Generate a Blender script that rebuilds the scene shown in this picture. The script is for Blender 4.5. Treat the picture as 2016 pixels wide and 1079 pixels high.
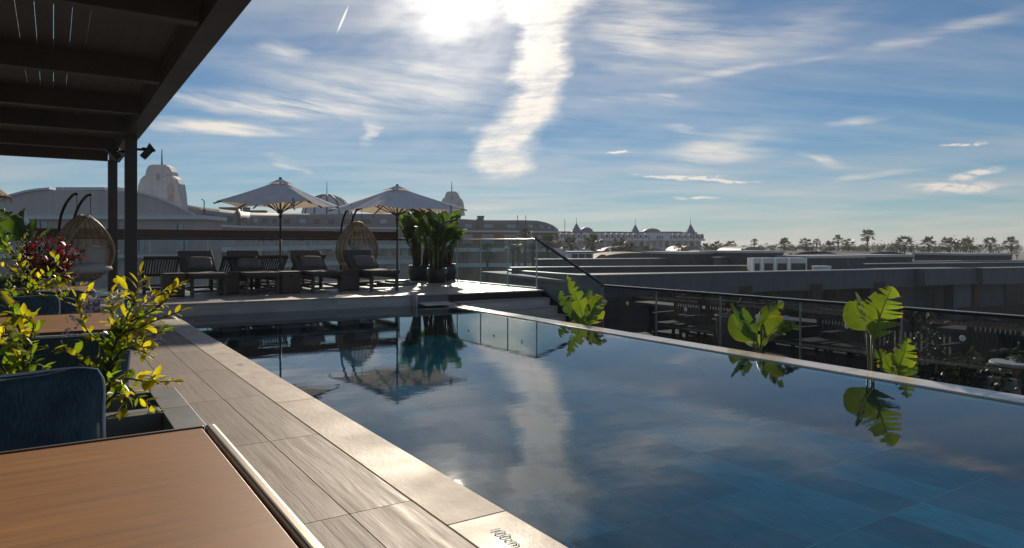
import bpy, bmesh, math, random
from mathutils import Vector, Matrix, Euler
random.seed(7)
R = math.radians
for o in list(bpy.data.objects): bpy.data.objects.remove(o)
scene = bpy.context.scene
col = scene.collection

# ------------------------------------------------------------------ camera
F, CX, CY, TH, EZ = 1380.0, 1008.0, 480.0, R(33.2), 1.2   # survey of the photograph: focal in px, horizon row, heading, eye height
sT, cT = math.sin(TH), math.cos(TH)
cam = bpy.data.cameras.new('camera'); camo = bpy.data.objects.new('camera', cam); col.objects.link(camo)
camo.location = (0, 0, EZ); camo.rotation_euler = (R(90), 0, -TH)
cam.sensor_width = 36; cam.sensor_fit = 'HORIZONTAL'; cam.lens = F/2016*36
cam.shift_y = -(539.5-CY)/2016; cam.clip_start = .05; cam.clip_end = 60000
scene.camera = camo

def P(px, py, d):
    r = (px-CX)/F*d; u = (CY-py)/F*d
    return Vector((d*sT+r*cT, d*cT-r*sT, EZ+u))
def G(px, py, z): return P(px, py, (EZ-z)*F/(py-CY))
def YP(px, py, Y): return P(px, py, Y/(cT-(px-CX)/F*sT))
def XP(px, py, X): return P(px, py, X/(sT+(px-CX)/F*cT))

# ------------------------------------------------------------------ light
SUN_AZ, SUN_EL = R(28.4), R(19.7)          # heading from +Y towards +X
sun_dir = Vector((math.sin(SUN_AZ)*math.cos(SUN_EL), math.cos(SUN_AZ)*math.cos(SUN_EL), math.sin(SUN_EL)))
sl = bpy.data.lights.new('sun', 'SUN'); sl.energy = 3.6; sl.angle = R(1.4); sl.color = (1, .86, .68)
so = bpy.data.objects.new('sun', sl); col.objects.link(so)
so.rotation_euler = (-sun_dir).to_track_quat('-Z', 'Y').to_euler()

class NB:
    def __init__(s, nt): s.nt = nt; s.n = nt.nodes; s.l = nt.links
    def node(s, t, **k):
        n = s.n.new(t)
        for a, b in k.items(): setattr(n, a, b)
        return n
    def put(s, sock, v):
        if v is None: return
        if hasattr(v, 'is_output') or hasattr(v, 'links'): s.l.new(v, sock)
        else: sock.default_value = v
    def math(s, op, a, b=None, c=None, clamp=False):
        n = s.node('ShaderNodeMath', operation=op, use_clamp=clamp)
        s.put(n.inputs[0], a); s.put(n.inputs[1], b); s.put(n.inputs[2], c); return n.outputs[0]
    def vmath(s, op, a, b=None, scale=None):
        n = s.node('ShaderNodeVectorMath', operation=op)
        s.put(n.inputs[0], a); s.put(n.inputs[1], b)
        if scale is not None: s.put(n.inputs['Scale'], scale)
        return n.outputs['Value'] if op in ('LENGTH', 'DOT_PRODUCT', 'DISTANCE') else n.outputs[0]
    def noise(s, vec, scale, detail=3, rough=.55, dist=0, out='Fac', dim='3D'):
        n = s.node('ShaderNodeTexNoise', noise_dimensions=dim); s.put(n.inputs['Vector'], vec)
        n.inputs['Scale'].default_value = scale; n.inputs['Detail'].default_value = detail
        n.inputs['Roughness'].default_value = rough; n.inputs['Distortion'].default_value = dist
        return n.outputs[out]
    def map(s, v, a, b, c, d, smooth=False):
        n = s.node('ShaderNodeMapRange', interpolation_type='SMOOTHSTEP' if smooth else 'LINEAR')
        for i, x in enumerate((v, a, b, c, d)): s.put(n.inputs[i], x)
        return n.outputs[0]
    def mapping(s, vec, loc=(0,0,0), rot=(0,0,0), scale=(1,1,1), kind='POINT'):
        n = s.node('ShaderNodeMapping', vector_type=kind); s.put(n.inputs[0], vec)
        n.inputs[1].default_value = loc; n.inputs[2].default_value = rot; n.inputs[3].default_value = scale
        return n.outputs[0]
    def mix(s, fac, a, b, blend='MIX'):
        n = s.node('ShaderNodeMix', data_type='RGBA', blend_type=blend)
        s.put(n.inputs[0], fac); s.put(n.inputs[6], a); s.put(n.inputs[7], b); return n.outputs[2]
    def comb(s, x, y, z):
        n = s.node('ShaderNodeCombineXYZ'); s.put(n.inputs[0], x); s.put(n.inputs[1], y); s.put(n.inputs[2], z); return n.outputs[0]

SKY_STRENGTH = 0.05
def build_world():
    w = bpy.data.worlds.new('World'); scene.world = w; w.use_nodes = True
    nt = w.node_tree; nt.nodes.clear(); b = NB(nt)
    out = b.node('ShaderNodeOutputWorld'); bg = b.node('ShaderNodeBackground')
    nt.links.new(bg.outputs[0], out.inputs[0])
    sky = b.node('ShaderNodeTexSky', sky_type='NISHITA'); sky.sun_disc = False
    sky.sun_elevation = SUN_EL; sky.sun_rotation = SUN_AZ
    sky.air_density = 1.0; sky.dust_density = 0.0; sky.ozone_density = 2.5; sky.altitude = 20
    tc = b.node('ShaderNodeTexCoord'); d = tc.outputs['Generated']
    d = b.vmath('NORMALIZE', d)
    sep = b.node('ShaderNodeSeparateXYZ'); b.put(sep.inputs[0], d); x, y, z = sep.outputs
    az = b.math('ARCTAN2', x, y); el = b.math('ARCSINE', z)
    v0 = b.comb(az, el, 0.0)
    # warp for ragged edges
    def n2(sx, sy, det, rot=0.0, rough=.6, out='Fac'):
        c_, s_ = math.cos(rot), math.sin(rot)
        u = b.comb(b.vmath('DOT_PRODUCT', v0, (sx*c_, -sx*s_, 0)), b.vmath('DOT_PRODUCT', v0, (sy*s_, sy*c_, 0)), 0.0)
        return b.noise(u, 1.0, det, rough, 0, out, '2D')
    wn = n2(7, 22, 3, 0, .62, 'Color')
    wv = b.vmath('MULTIPLY', b.vmath('SUBTRACT', wn, (.5, .5, .5)), (.085, .022, 0))
    v = b.vmath('ADD', b.vmath('ADD', v0, wv), (0, 0, 1)); v1 = b.vmath('ADD', v0, (0, 0, 1))
    fib = n2(7, 190, 2, R(-4))
    fib2 = n2(5, 46, 4, R(7), .64)
    def ae(px, py):
        u = (px-CX)/F; q = (CY-py)/F
        return Vector((TH+math.atan(u), math.atan(q/math.sqrt(1+u*u))))
    def feat(px, py, a, bb, rot, k, vec=v):
        c = ae(px, py); r = R(rot)
        e = ae(px+a*math.cos(r), py-a*math.sin(r))-c; f = ae(px-bb*math.sin(r), py-bb*math.cos(r))-c
        t = math.atan2(e.y, e.x); ex = Vector((math.cos(t), math.sin(t)))/e.length; ey = Vector((-math.sin(t), math.cos(t)))/f.length
        X = b.vmath('DOT_PRODUCT', vec, (ex.x, ex.y, -ex.dot(c))); Y = b.vmath('DOT_PRODUCT', vec, (ey.x, ey.y, -ey.dot(c)))
        r2 = b.math('MULTIPLY_ADD', Y, Y, b.math('MULTIPLY', X, X))
        q_ = b.math('MAXIMUM', b.math('SUBTRACT', 1.0, r2), 0.0); return b.math('MULTIPLY', b.math('MULTIPLY', q_, q_), k)
    def total(fs):
        t = fs[0]
        for q in fs[1:]: t = b.math('ADD', t, q)
        return t
    # dense bright bank of the broad trail (ellipses strung down its length)
    wp = b.vmath('ADD', v1, b.vmath('MULTIPLY', b.vmath('SUBTRACT', n2(7, 20, 4, 0, .62, 'Color'), (.5, .5, .5)), (.085, .024, 0)))
    plume = total([feat(*a, vec=wp) for a in [(1075, -40, 130, 105, 0, 1.3), (1078, 35, 84, 76, 0, 1.1), (1066, 105, 72, 76, 0, 1.3), (1058, 172, 68, 66, 0, 1.2),
        (1035, 225, 70, 48, 0, 1.0), (1000, 270, 84, 46, 0, 1.3), (985, 315, 70, 42, -12, 1.4)]])
    plume = b.math('MULTIPLY', b.math('MINIMUM', b.math('MULTIPLY', plume, 1.15), 1.0), b.math('MULTIPLY', b.map(fib, .25, .7, .62, .9), b.map(n2(10, 34, 4, R(-5), .65), .34, .58, .5, 1.0)))
    # thin streaks
    st = total([feat(*a) for a in [(520, 208, 280, 36, -4, 1.0), (450, 252, 240, 20, -3, 1.1), (740, 180, 330, 75, -4, .5), (548, 103, 85, 22, -8, .6),
        (880, 142, 190, 16, -8, .35), (560, 325, 70, 10, -20, .8), (735, 262, 38, 16, 72, .9), (1330, 80, 230, 120, -8, .5), (1235, 40, 120, 130, 30, .4),
        (1470, 138, 300, 13, 10, .42), (1800, 78, 170, 24, 16, .4), (1940, 45, 170, 20, 14, .38), (1560, 60, 260, 60, 14, .35),
        (1265, 196, 150, 15, -3, .95), (1400, 298, 210, 44, 12, .75), (1340, 262, 90, 13, -8, .7), (1600, 318, 80, 10, -12, .7), (1700, 238, 90, 11, 10, .6),
        (1150, 300, 160, 16, 2, .4), (1700, 345, 150, 10, 8, .6)]])
    st = b.math('MULTIPLY', b.math('MULTIPLY', st, .95), b.map(fib2, .33, .70, .08, 1.1))
    # small solid cloudlets
    cu = total([feat(*a) for a in [(1345, 346, 115, 7, 0, 1.6), (1420, 352, 90, 5, -5, 1.4), (1900, 366, 130, 16, 1, 1.2), (1945, 335, 90, 16, 8, 1.2), (1880, 283, 48, 4, 0, 1.2), (1226, 298, 34, 4, 0, 1.4),
        (1380, 385, 60, 5, 0, 1.0)]])
    cu = b.math('MULTIPLY', cu, b.map(n2(60, 170, 3), .34, .56, .1, 1.0))
    line = feat(675, 38, 36, 3, 67, 1.2, v1)
    # overall cirrus veil on a flat layer, everywhere
    inv = b.math('DIVIDE', 1.0, b.math('ADD', b.math('MAXIMUM', z, 0.0), .12))
    xr = b.vmath('DOT_PRODUCT', d, (math.cos(R(28)), -math.sin(R(28)), 0)); yr = b.vmath('DOT_PRODUCT', d, (math.sin(R(28)), math.cos(R(28)), 0))
    veil = b.noise(b.comb(b.math('MULTIPLY', b.math('MULTIPLY', xr, inv), .55), b.math('MULTIPLY', b.math('MULTIPLY', yr, inv), 2.4), 0.0), 1.0, 5, .62, 0, 'Fac', '2D')
    veil = b.map(veil, .40, .8, 0.07, .30)
    # low warm band of haze cloud above the horizon
    hz = b.map(el, R(1), R(9.5), .55, 0.0, True)
    hz = b.math('MULTIPLY', hz, b.map(n2(2.2, 26, 3, R(-3)), .38, .66, .25, 1.0))
    # angle to the sun: thin cloud scatters forward strongly
    ca = b.vmath('DOT_PRODUCT', d, tuple(sun_dir)); ang = b.math('ARCCOSINE', b.math('MINIMUM', ca, 1.0))
    g1 = b.math('POWER', 2.718, b.math('MULTIPLY', b.math('MULTIPLY', ang, ang), -1/(R(4.6)**2)))
    g2 = b.math('POWER', 2.718, b.math('MULTIPLY', ang, -1/R(13)))
    rag = n2(9, 22, 3, R(-12))
    sunveil = b.math('MULTIPLY', b.math('MULTIPLY', g1, b.map(rag, .25, .6, .4, 1.0)), .6)
    sunveil = b.math('ADD', sunveil, b.math('MULTIPLY', b.math('MULTIPLY', g2, b.map(rag, .2, .75, .15, .8)), .42))
    m = total([plume, st, cu, line, veil, sunveil])
    m = b.math('MINIMUM', b.math('MULTIPLY', m, b.map(z, -.01, .04, 0, 1)), .97)
    lum = b.math('ADD', b.math('ADD', .62, b.math('MULTIPLY', g1, .62)), b.math('MULTIPLY', g2, .55))
    cc = b.vmath('SCALE', (1.0, .93, .84), scale=b.math('MULTIPLY', lum, 1/SKY_STRENGTH))
    hs = b.node('ShaderNodeHueSaturation'); hs.inputs['Saturation'].default_value = .92; b.put(hs.inputs['Color'], sky.outputs[0])
    base = b.vmath('MULTIPLY', hs.outputs[0], (.33, .74, 1.04))
    pink = b.vmath('SCALE', (.72, .60, .54), scale=b.math('MULTIPLY', b.math('ADD', .84, b.math('MULTIPLY', g2, .45)), 1/SKY_STRENGTH))
    base = b.vmath('SCALE', base, scale=b.math('SUBTRACT', 1.0, b.math('MULTIPLY', g2, .30)))
    base = b.mix(hz, base, pink)
    c = b.mix(m, base, cc)
    b.put(bg.inputs[0], c); bg.inputs[1].default_value = SKY_STRENGTH
build_world()
scene.world.cycles.sampling_method = 'NONE'
vs = scene.view_settings
vs.view_transform = 'Standard'; vs.look = 'None'; vs.exposure = 0.25; vs.gamma = 1.0; vs.use_curve_mapping = False
scene.render.engine = 'CYCLES'
scene.cycles.max_bounces = 10; scene.cycles.transparent_max_bounces = 24; scene.cycles.caustics_reflective = True; scene.cycles.blur_glossy = .6
scene.cycles.sample_clamp_indirect = 6

# ------------------------------------------------------------------ materials
MT = {}
def principled(name):
    m = bpy.data.materials.new(name); m.use_nodes = True
    b = NB(m.node_tree); p = m.node_tree.nodes['Principled BSDF']; MT[name] = m
    return m, b, p
def M(name, c, rough=.6, metal=0.0, var=.12, scale=6.0, stretch=(1,1,1), bump=0.0, bscale=None, rnd=0.0, spec=.5, rvar=.08, world=True, bdist=.004, streak=0.0):
    m, b, p = principled(name)
    if world: pos = b.node('ShaderNodeNewGeometry').outputs['Position']
    else: pos = b.node('ShaderNodeTexCoord').outputs['Object']
    oi = b.node('ShaderNodeObjectInfo').outputs['Random']
    pos = b.vmath('ADD', pos, b.vmath('SCALE', (31.0, 17.0, 9.0), scale=oi)) if rnd else pos
    n1 = b.noise(b.mapping(pos, scale=stretch), scale, 5, .6)
    n2 = b.noise(pos, scale*.13, 3, .6)
    f = b.math('ADD', b.map(n1, .3, .7, 1-var, 1+var), b.map(n2, .3, .7, -var*.7, var*.7))
    if rnd: f = b.math('MULTIPLY', f, b.map(oi, 0, 1, 1-rnd, 1+rnd))
    if streak:
        sn = b.noise(b.mapping(pos, scale=(1, 1, .06)), 2.2, 5, .65)
        f = b.math('MULTIPLY', f, b.map(sn, .35, .75, 1+streak*.4, 1-streak))
    b.put(p.inputs['Base Color'], b.vmath('SCALE', tuple(c), scale=f))
    b.put(p.inputs['Roughness'], b.map(n2, .3, .7, max(.02, rough-rvar), min(1, rough+rvar)))
    p.inputs['Metallic'].default_value = metal; p.inputs['Specular IOR Level'].default_value = spec
    if bump:
        bn = b.node('ShaderNodeBump'); bn.inputs['Strength'].default_value = bump; bn.inputs['Distance'].default_value = bdist
        b.put(bn.inputs['Height'], b.noise(b.mapping(pos, scale=stretch), bscale or scale*3, 4, .6)); b.put(p.inputs['Normal'], bn.outputs[0])
    return m

def wood(name, c1, c2, axis=1, scale=1.0, rough=.5, bump=.15, rnd=.12, ringy=1.0, spec=.5, bdist=.002, con=.22):
    """grain running along one axis; c1 dark, c2 light"""
    m, b, p = principled(name)
    pos = b.node('ShaderNodeNewGeometry').outputs['Position']
    oi = b.node('ShaderNodeObjectInfo').outputs['Random']
    pos = b.vmath('ADD', pos, b.vmath('SCALE', (13.0, 47.0, 29.0), scale=oi))
    st = [22*scale]*3; st[axis] = 1.1*scale
    warp = b.vmath('SCALE', b.vmath('SUBTRACT', b.noise(pos, 1.3*scale, 2, .5, 0, 'Color'), (.5, .5, .5)), scale=.035/scale)
    pw = b.vmath('ADD', pos, warp)
    g1 = b.noise(b.mapping(pw, scale=tuple(st)), 1.0, 6, .66, .3)
    st2 = [110*scale]*3; st2[axis] = 3*scale
    g2 = b.noise(b.mapping(pw, scale=tuple(st2)), 1.0, 3, .6)
    big = b.noise(pos, .9*scale, 3, .55)
    f = b.math('ADD', b.math('MULTIPLY', b.map(g1, .5-con, .5+con, 0, 1), .62*ringy), b.math('ADD', b.math('MULTIPLY', g2, .3), b.math('MULTIPLY', b.map(big, .3, .7, -.2, .3), .6)))
    f = b.math('MULTIPLY', f, 1.0, clamp=True)
    cm = b.mix(f, c1+(1,), c2+(1,))
    b.put(p.inputs['Base Color'], b.vmath('SCALE', cm, scale=b.map(oi, 0, 1, 1-rnd, 1+rnd)))
    b.put(p.inputs['Roughness'], b.map(g1, .3, .7, rough+.1, rough-.08)); p.inputs['Specular IOR Level'].default_value = spec
    bn = b.node('ShaderNodeBump'); bn.inputs['Strength'].default_value = bump; bn.inputs['Distance'].default_value = bdist
    b.put(bn.inputs['Height'], b.math('ADD', g1, b.math('MULTIPLY', g2, .5))); b.put(p.inputs['Normal'], bn.outputs[0])
    return m

def leafmat(name, c, tr, rough=.35, trans=.55, edge=None, gloss=.10, rnd=.35, scale=9):
    m = bpy.data.materials.new(name); m.use_nodes = True; nt = m.node_tree; nt.nodes.clear(); b = NB(nt); MT[name] = m
    out = b.node('ShaderNodeOutputMaterial')
    oi = b.node('ShaderNodeObjectInfo').outputs['Random']
    pos = b.node('ShaderNodeNewGeometry').outputs['Position']
    n = b.noise(pos, scale, 3, .6)
    f = b.math('MULTIPLY', b.map(n, .25, .75, .65, 1.35), b.map(oi, 0, 1, 1-rnd, 1+rnd))
    cd = b.vmath('SCALE', tuple(c), scale=f); ct = b.vmath('SCALE', tuple(tr), scale=f)
    if edge:
        uv = b.node('ShaderNodeUVMap').outputs[0]; sp = b.node('ShaderNodeSeparateXYZ'); b.put(sp.inputs[0], uv)
        e = b.map(b.math('ADD', sp.outputs[0], b.map(n, .3, .7, -.10, .14)), .9, 1.08, 0, .8, True)
        cd = b.mix(e, cd, edge+(1,)); ct = b.mix(e, ct, (edge[0]*1.3, edge[1]*1.2, edge[2], 1))
        rib = b.math('FRACT', b.math('MULTIPLY', sp.outputs[1], 26.0))
        rb = b.map(b.math('ABSOLUTE', b.math('SUBTRACT', rib, .5)), .3, .5, 1.0, .72)
        ct = b.vmath('SCALE', ct, scale=rb)
    di = b.node('ShaderNodeBsdfDiffuse'); b.put(di.inputs[0], cd)
    ts = b.node('ShaderNodeBsdfTranslucent'); b.put(ts.inputs[0], ct)
    gl = b.node('ShaderNodeBsdfGlossy'); gl.inputs['Roughness'].default_value = rough; gl.inputs[0].default_value = (.9, .9, .9, 1)
    m1 = b.node('ShaderNodeMixShader'); m1.inputs[0].default_value = trans; nt.links.new(di.outputs[0], m1.inputs[1]); nt.links.new(ts.outputs[0], m1.inputs[2])
    fr = b.node('ShaderNodeFresnel'); fr.inputs[0].default_value = 1.45
    m2 = b.node('ShaderNodeMixShader'); b.put(m2.inputs[0], b.math('MULTIPLY', fr.outputs[0], gloss*8, clamp=True)); nt.links.new(m1.outputs[0], m2.inputs[1]); nt.links.new(gl.outputs[0], m2.inputs[2])
    nt.links.new(m2.outputs[0], out.inputs[0])
    return m

def glassmat(name, tint, ior=1.45, boost=1.0, rough=0.0, dirt=.0):
    m = bpy.data.materials.new(name); m.use_nodes = True; nt = m.node_tree; nt.nodes.clear(); b = NB(nt); MT[name] = m
    out = b.node('ShaderNodeOutputMaterial'); tr = b.node('ShaderNodeBsdfTransparent'); tr.inputs[0].default_value = tint+(1,)
    gl = b.node('ShaderNodeBsdfGlossy'); gl.inputs['Roughness'].default_value = rough
    fr = b.node('ShaderNodeFresnel'); fr.inputs[0].default_value = ior
    front = b.math('SUBTRACT', 1.0, b.node('ShaderNodeNewGeometry').outputs['Backfacing'])   # only the outer face of a pane mirrors
    mx = b.node('ShaderNodeMixShader'); b.put(mx.inputs[0], b.math('MULTIPLY', b.math('MULTIPLY', fr.outputs[0], boost), front, clamp=True))
    nt.links.new(tr.outputs[0], mx.inputs[1]); nt.links.new(gl.outputs[0], mx.inputs[2])
    sh = mx.outputs[0]
    if dirt:
        df = b.node('ShaderNodeBsdfDiffuse'); df.inputs[0].default_value = (.55, .6, .62, 1)
        pos = b.node('ShaderNodeNewGeometry').outputs['Position']
        fac = b.map(b.noise(b.mapping(pos, scale=(1, 1, .35)), 3.0, 5, .65), .35, .8, dirt*.3, dirt)
        m3 = b.node('ShaderNodeMixShader'); b.put(m3.inputs[0], fac); nt.links.new(sh, m3.inputs[1]); nt.links.new(df.outputs[0], m3.inputs[2]); sh = m3.outputs[0]
    nt.links.new(sh, out.inputs[0]); return m

# ------------------------------------------------------------------ mesh builder
class MB:
    def __init__(s): s.v = []; s.f = []; s.uv = {}
    def add(s, vs, fs):
        n = len(s.v); s.v += [Vector(q) for q in vs]; s.f += [tuple(i+n for i in q) for q in fs]; return s
    def box(s, x0, x1, y0, y1, z0, z1):
        return s.add([(x0,y0,z0),(x1,y0,z0),(x1,y1,z0),(x0,y1,z0),(x0,y0,z1),(x1,y0,z1),(x1,y1,z1),(x0,y1,z1)],
                     [(0,3,2,1),(4,5,6,7),(0,1,5,4),(1,2,6,5),(2,3,7,6),(3,0,4,7)])
    def hexa(s, a):   # 8 corners, bottom ring then top ring
        return s.add(a, [(0,3,2,1),(4,5,6,7),(0,1,5,4),(1,2,6,5),(2,3,7,6),(3,0,4,7)])
    def beam(s, p, q, w, h, up=(0,0,1)):
        p, q = Vector(p), Vector(q); d = (q-p).normalized(); up = Vector(up)
        r = d.cross(up)
        if r.length < 1e-4: r = d.cross(Vector((0,1,0)))
        r.normalize(); u = r.cross(d); r *= w/2; u *= h/2
        return s.hexa([p-r-u, p+r-u, q+r-u, q-r-u, p-r+u, p+r+u, q+r+u, q-r+u])
    def prism(s, poly, ext):
        n = len(poly); e = Vector(ext); poly = [Vector(q) for q in poly]
        return s.add(poly+[q+e for q in poly], [tuple(range(n))[::-1], tuple(range(n, 2*n))]+[(i, (i+1) % n, n+(i+1) % n, n+i) for i in range(n)])
    def tube(s, path, rad, n=6, cap=True):
        path = [Vector(q) for q in path]
        if not hasattr(rad, '__len__'): rad = [rad]*len(path)
        base = len(s.v); ref = None
        for i, q in enumerate(path):
            t = (path[min(i+1, len(path)-1)]-path[max(i-1, 0)]).normalized()
            if ref is None: ref = t.orthogonal().normalized()
            ref = (ref-t*ref.dot(t))
            if ref.length < 1e-5: ref = t.orthogonal()
            ref.normalize(); w = t.cross(ref)
            for k in range(n):
                a = 2*math.pi*k/n; s.v.append(q+(ref*math.cos(a)+w*math.sin(a))*rad[i])
        for i in range(len(path)-1):
            for k in range(n):
                a = base+i*n+k; c = base+i*n+(k+1) % n; s.f.append((a, c, c+n, a+n))
        if cap:
            s.f.append(tuple(base+k for k in range(n))[::-1]); e = base+(len(path)-1)*n; s.f.append(tuple(e+k for k in range(n)))
        return s
    def ring(s, path, rad, n=5):
        p = list(path); return s.tube(p+[p[0]], rad, n, False)
    def lathe(s, prof, n=20, c=(0,0,0), a0=0, a1=2*math.pi):
        c = Vector(c); base = len(s.v); full = abs(a1-a0-2*math.pi) < 1e-6; m = n if full else n+1
        for r, z in prof:
            for k in range(m):
                a = a0+(a1-a0)*k/n; s.v.append(c+Vector((r*math.cos(a), r*math.sin(a), z)))
        for i in range(len(prof)-1):
            for k in range(n):
                k2 = (k+1) % m if full else k+1
                s.f.append((base+i*m+k, base+i*m+k2, base+(i+1)*m+k2, base+(i+1)*m+k))
        return s
    def grid(s, fn, nu, nv, uvfn=None):
        base = len(s.v)
        for i in range(nu+1):
            for j in range(nv+1): s.v.append(Vector(fn(i/nu, j/nv)))
        for i in range(nu):
            for j in range(nv):
                a = base+i*(nv+1)+j; s.f.append((a, a+1, a+nv+2, a+nv+1))
        return s
    def mesh(s, name, mat, smooth=False):
        me = bpy.data.meshes.new(name); me.from_pydata([tuple(q) for q in s.v], [], s.f)
        if s.uv:
            ul = me.uv_layers.new(name='UVMap')
            for lp in me.loops: ul.data[lp.index].uv = s.uv.get(lp.vertex_index, (0, 0))
        if isinstance(mat, (list, tuple)):
            for q in mat: me.materials.append(MT[q])
        else: me.materials.append(MT[mat])
        if smooth: me.polygons.foreach_set('use_smooth', [True]*len(me.polygons))
        bm = bmesh.new(); bm.from_mesh(me); bmesh.ops.recalc_face_normals(bm, faces=bm.faces); bm.to_mesh(me); bm.free()
        me.update(); return me
    def build(s, name, mat, parent=None, smooth=False, bevel=0, world=False, seg=2):
        if world and parent:
            l = parent.matrix_basis.translation
            s.v = [q-l for q in s.v]
        o = bpy.data.objects.new(name, s.mesh(name, mat, smooth)); col.objects.link(o)
        if parent: o.parent = parent
        if bevel:
            bv = o.modifiers.new('bevel', 'BEVEL'); bv.width = bevel; bv.segments = seg; bv.limit_method = 'ANGLE'
        return o
def tag(o, label=None, cat=None, group=None, kind=None):
    if label: o['label'] = label
    if cat: o['category'] = cat
    if group: o['group'] = group
    if kind: o['kind'] = kind
    return o
def thing(name, label, cat, loc=(0,0,0), rz=0, group=None):
    o = bpy.data.objects.new(name, None); col.objects.link(o); o.empty_display_size = .1
    o.location = loc; o.rotation_euler = (0, 0, rz); return tag(o, label, cat, group)
def inst(name, me, parent, mat4):
    o = bpy.data.objects.new(name, me); col.objects.link(o); o.parent = parent; o.matrix_local = mat4; return o
def kids(o): return [c for c in list(col.objects) if c.parent == o]
KID = {}
def copy_tree(o, label=None, loc=None, rz=None):
    def rec(a, par):
        c = a.copy(); col.objects.link(c); c.parent = par
        for ch in a.children: rec(ch, c)
        return c
    c = rec(o, None)
    if label: c['label'] = label
    if loc is not None: c.location = loc
    if rz is not None: c.rotation_euler = (0, 0, rz)
    return c

# ================================================================== materials used
wood('plank_tile', (.14,.104,.080), (.35,.272,.214), axis=1, scale=1.2, rough=.6, bump=.55, rnd=.14, spec=.25, bdist=.003)
wood('table_teak', (.20,.080,.028), (.56,.28,.115), axis=0, scale=1.9, rough=.46, bump=.14, rnd=.05, ringy=1.0, spec=.3, con=.16)
wood('dark_wood', (.035,.022,.016), (.10,.066,.050), axis=1, scale=1.5, rough=.5, bump=.25, rnd=.15)
wood('dark_wood_z', (.045,.028,.020), (.13,.085,.062), axis=2, scale=1.5, rough=.5, bump=.25, rnd=.2)
wood('grey_slat', (.03,.026,.022), (.085,.072,.062), axis=2, scale=1.5, rough=.6, bump=.25, rnd=.2)
M('grout', (.045,.04,.036), .9)
M('coping_stone', (.55,.465,.37), .62, var=.22, scale=7, stretch=(2,.7,1), bump=.6, bscale=26, rnd=.08, rvar=.16, spec=.22, bdist=.003)
M('edge_stone', (.72,.62,.52), .18, var=.18, scale=5, stretch=(1,.5,1), bump=.2, bscale=30, rnd=.06, rvar=.08)
M('deck_tile', (.36,.31,.27), .45, var=.16, scale=6, bump=.25, bscale=40, rnd=.08)
M('riser_stone', (.50,.44,.40), .5, var=.2, scale=4, stretch=(.5,.5,3), bump=.2, bscale=30, rnd=.1)
M('dark_stone', (.14,.15,.148), .5, var=.12, scale=18, bump=.12, bscale=60, rnd=.06)
M('soil', (.022,.016,.012), .95, var=.4, scale=30, bump=.8, bscale=60, bdist=.02)
M('bronze', (.125,.105,.09), .42, metal=.35, var=.08, scale=3, streak=.12)
M('bronze_light', (.075,.069,.064), .55, spec=.2, metal=.0, var=.08, scale=3)
M('black_metal', (.012,.012,.013), .35, metal=.5, var=.1)
M('steel', (.62,.64,.64), .35, metal=.3, var=.06)
M('champagne_metal', (.40,.33,.26), .36, metal=.85, var=.06, bump=.05, bscale=300)
M('rail_cap', (.62,.60,.55), .3, metal=.8, var=.06)
M('brown_board', (.085,.045,.032), .5, var=.12, scale=4)
M('white_dot', (.78,.78,.74), .6, var=.03)
M('grey_dot', (.38,.38,.37), .6, var=.03)
M('text_blue', (.62,.80,.90), .95, var=.25, scale=60, spec=.0)
M('lower_floor', (.09,.08,.075), .55, var=.2, scale=3)
glassmat('glass', (.86,.93,.93), 1.45, 1.0, 0.0, .05)
glassmat('glass_dark', (.62,.67,.69), 1.5, 1.15, 0.0, .035)

def tilemat():
    m, b, p = principled('pool_tile')
    pos = b.node('ShaderNodeNewGeometry').outputs['Position']; oi = b.node('ShaderNodeObjectInfo').outputs['Random']
    q = b.vmath('ADD', pos, b.vmath('SCALE', (41.0, 23.0, 7.0), scale=oi))
    n1 = b.noise(b.mapping(q, scale=(5, 1.6, 1)), 2.2, 6, .68, .8)
    vein = b.map(b.math('ABSOLUTE', b.math('SUBTRACT', b.noise(b.mapping(q, scale=(3, 1, 1)), 2.4, 6, .7, 1.2), .5)), 0, .06, 1, 0)
    f = b.math('MULTIPLY', b.map(n1, .25, .75, .6, 1.35), b.map(b.math('POWER', oi, 3.0), 0, 1, .82, 1.7))
    cm = b.mix(b.math('MULTIPLY', vein, .25), b.vmath('SCALE', (.060, .58, .64), scale=f), (.22, .55, .62, 1))
    b.put(p.inputs['Base Color'], cm); p.inputs['Roughness'].default_value = .5
tilemat()
M('pool_grout', (.85,1.0,1.0), .8, var=.1)
M('step_light', (.40,.52,.52), .6, var=.1)
M('step_tile', (.05,.11,.13), .6, var=.2)

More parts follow.
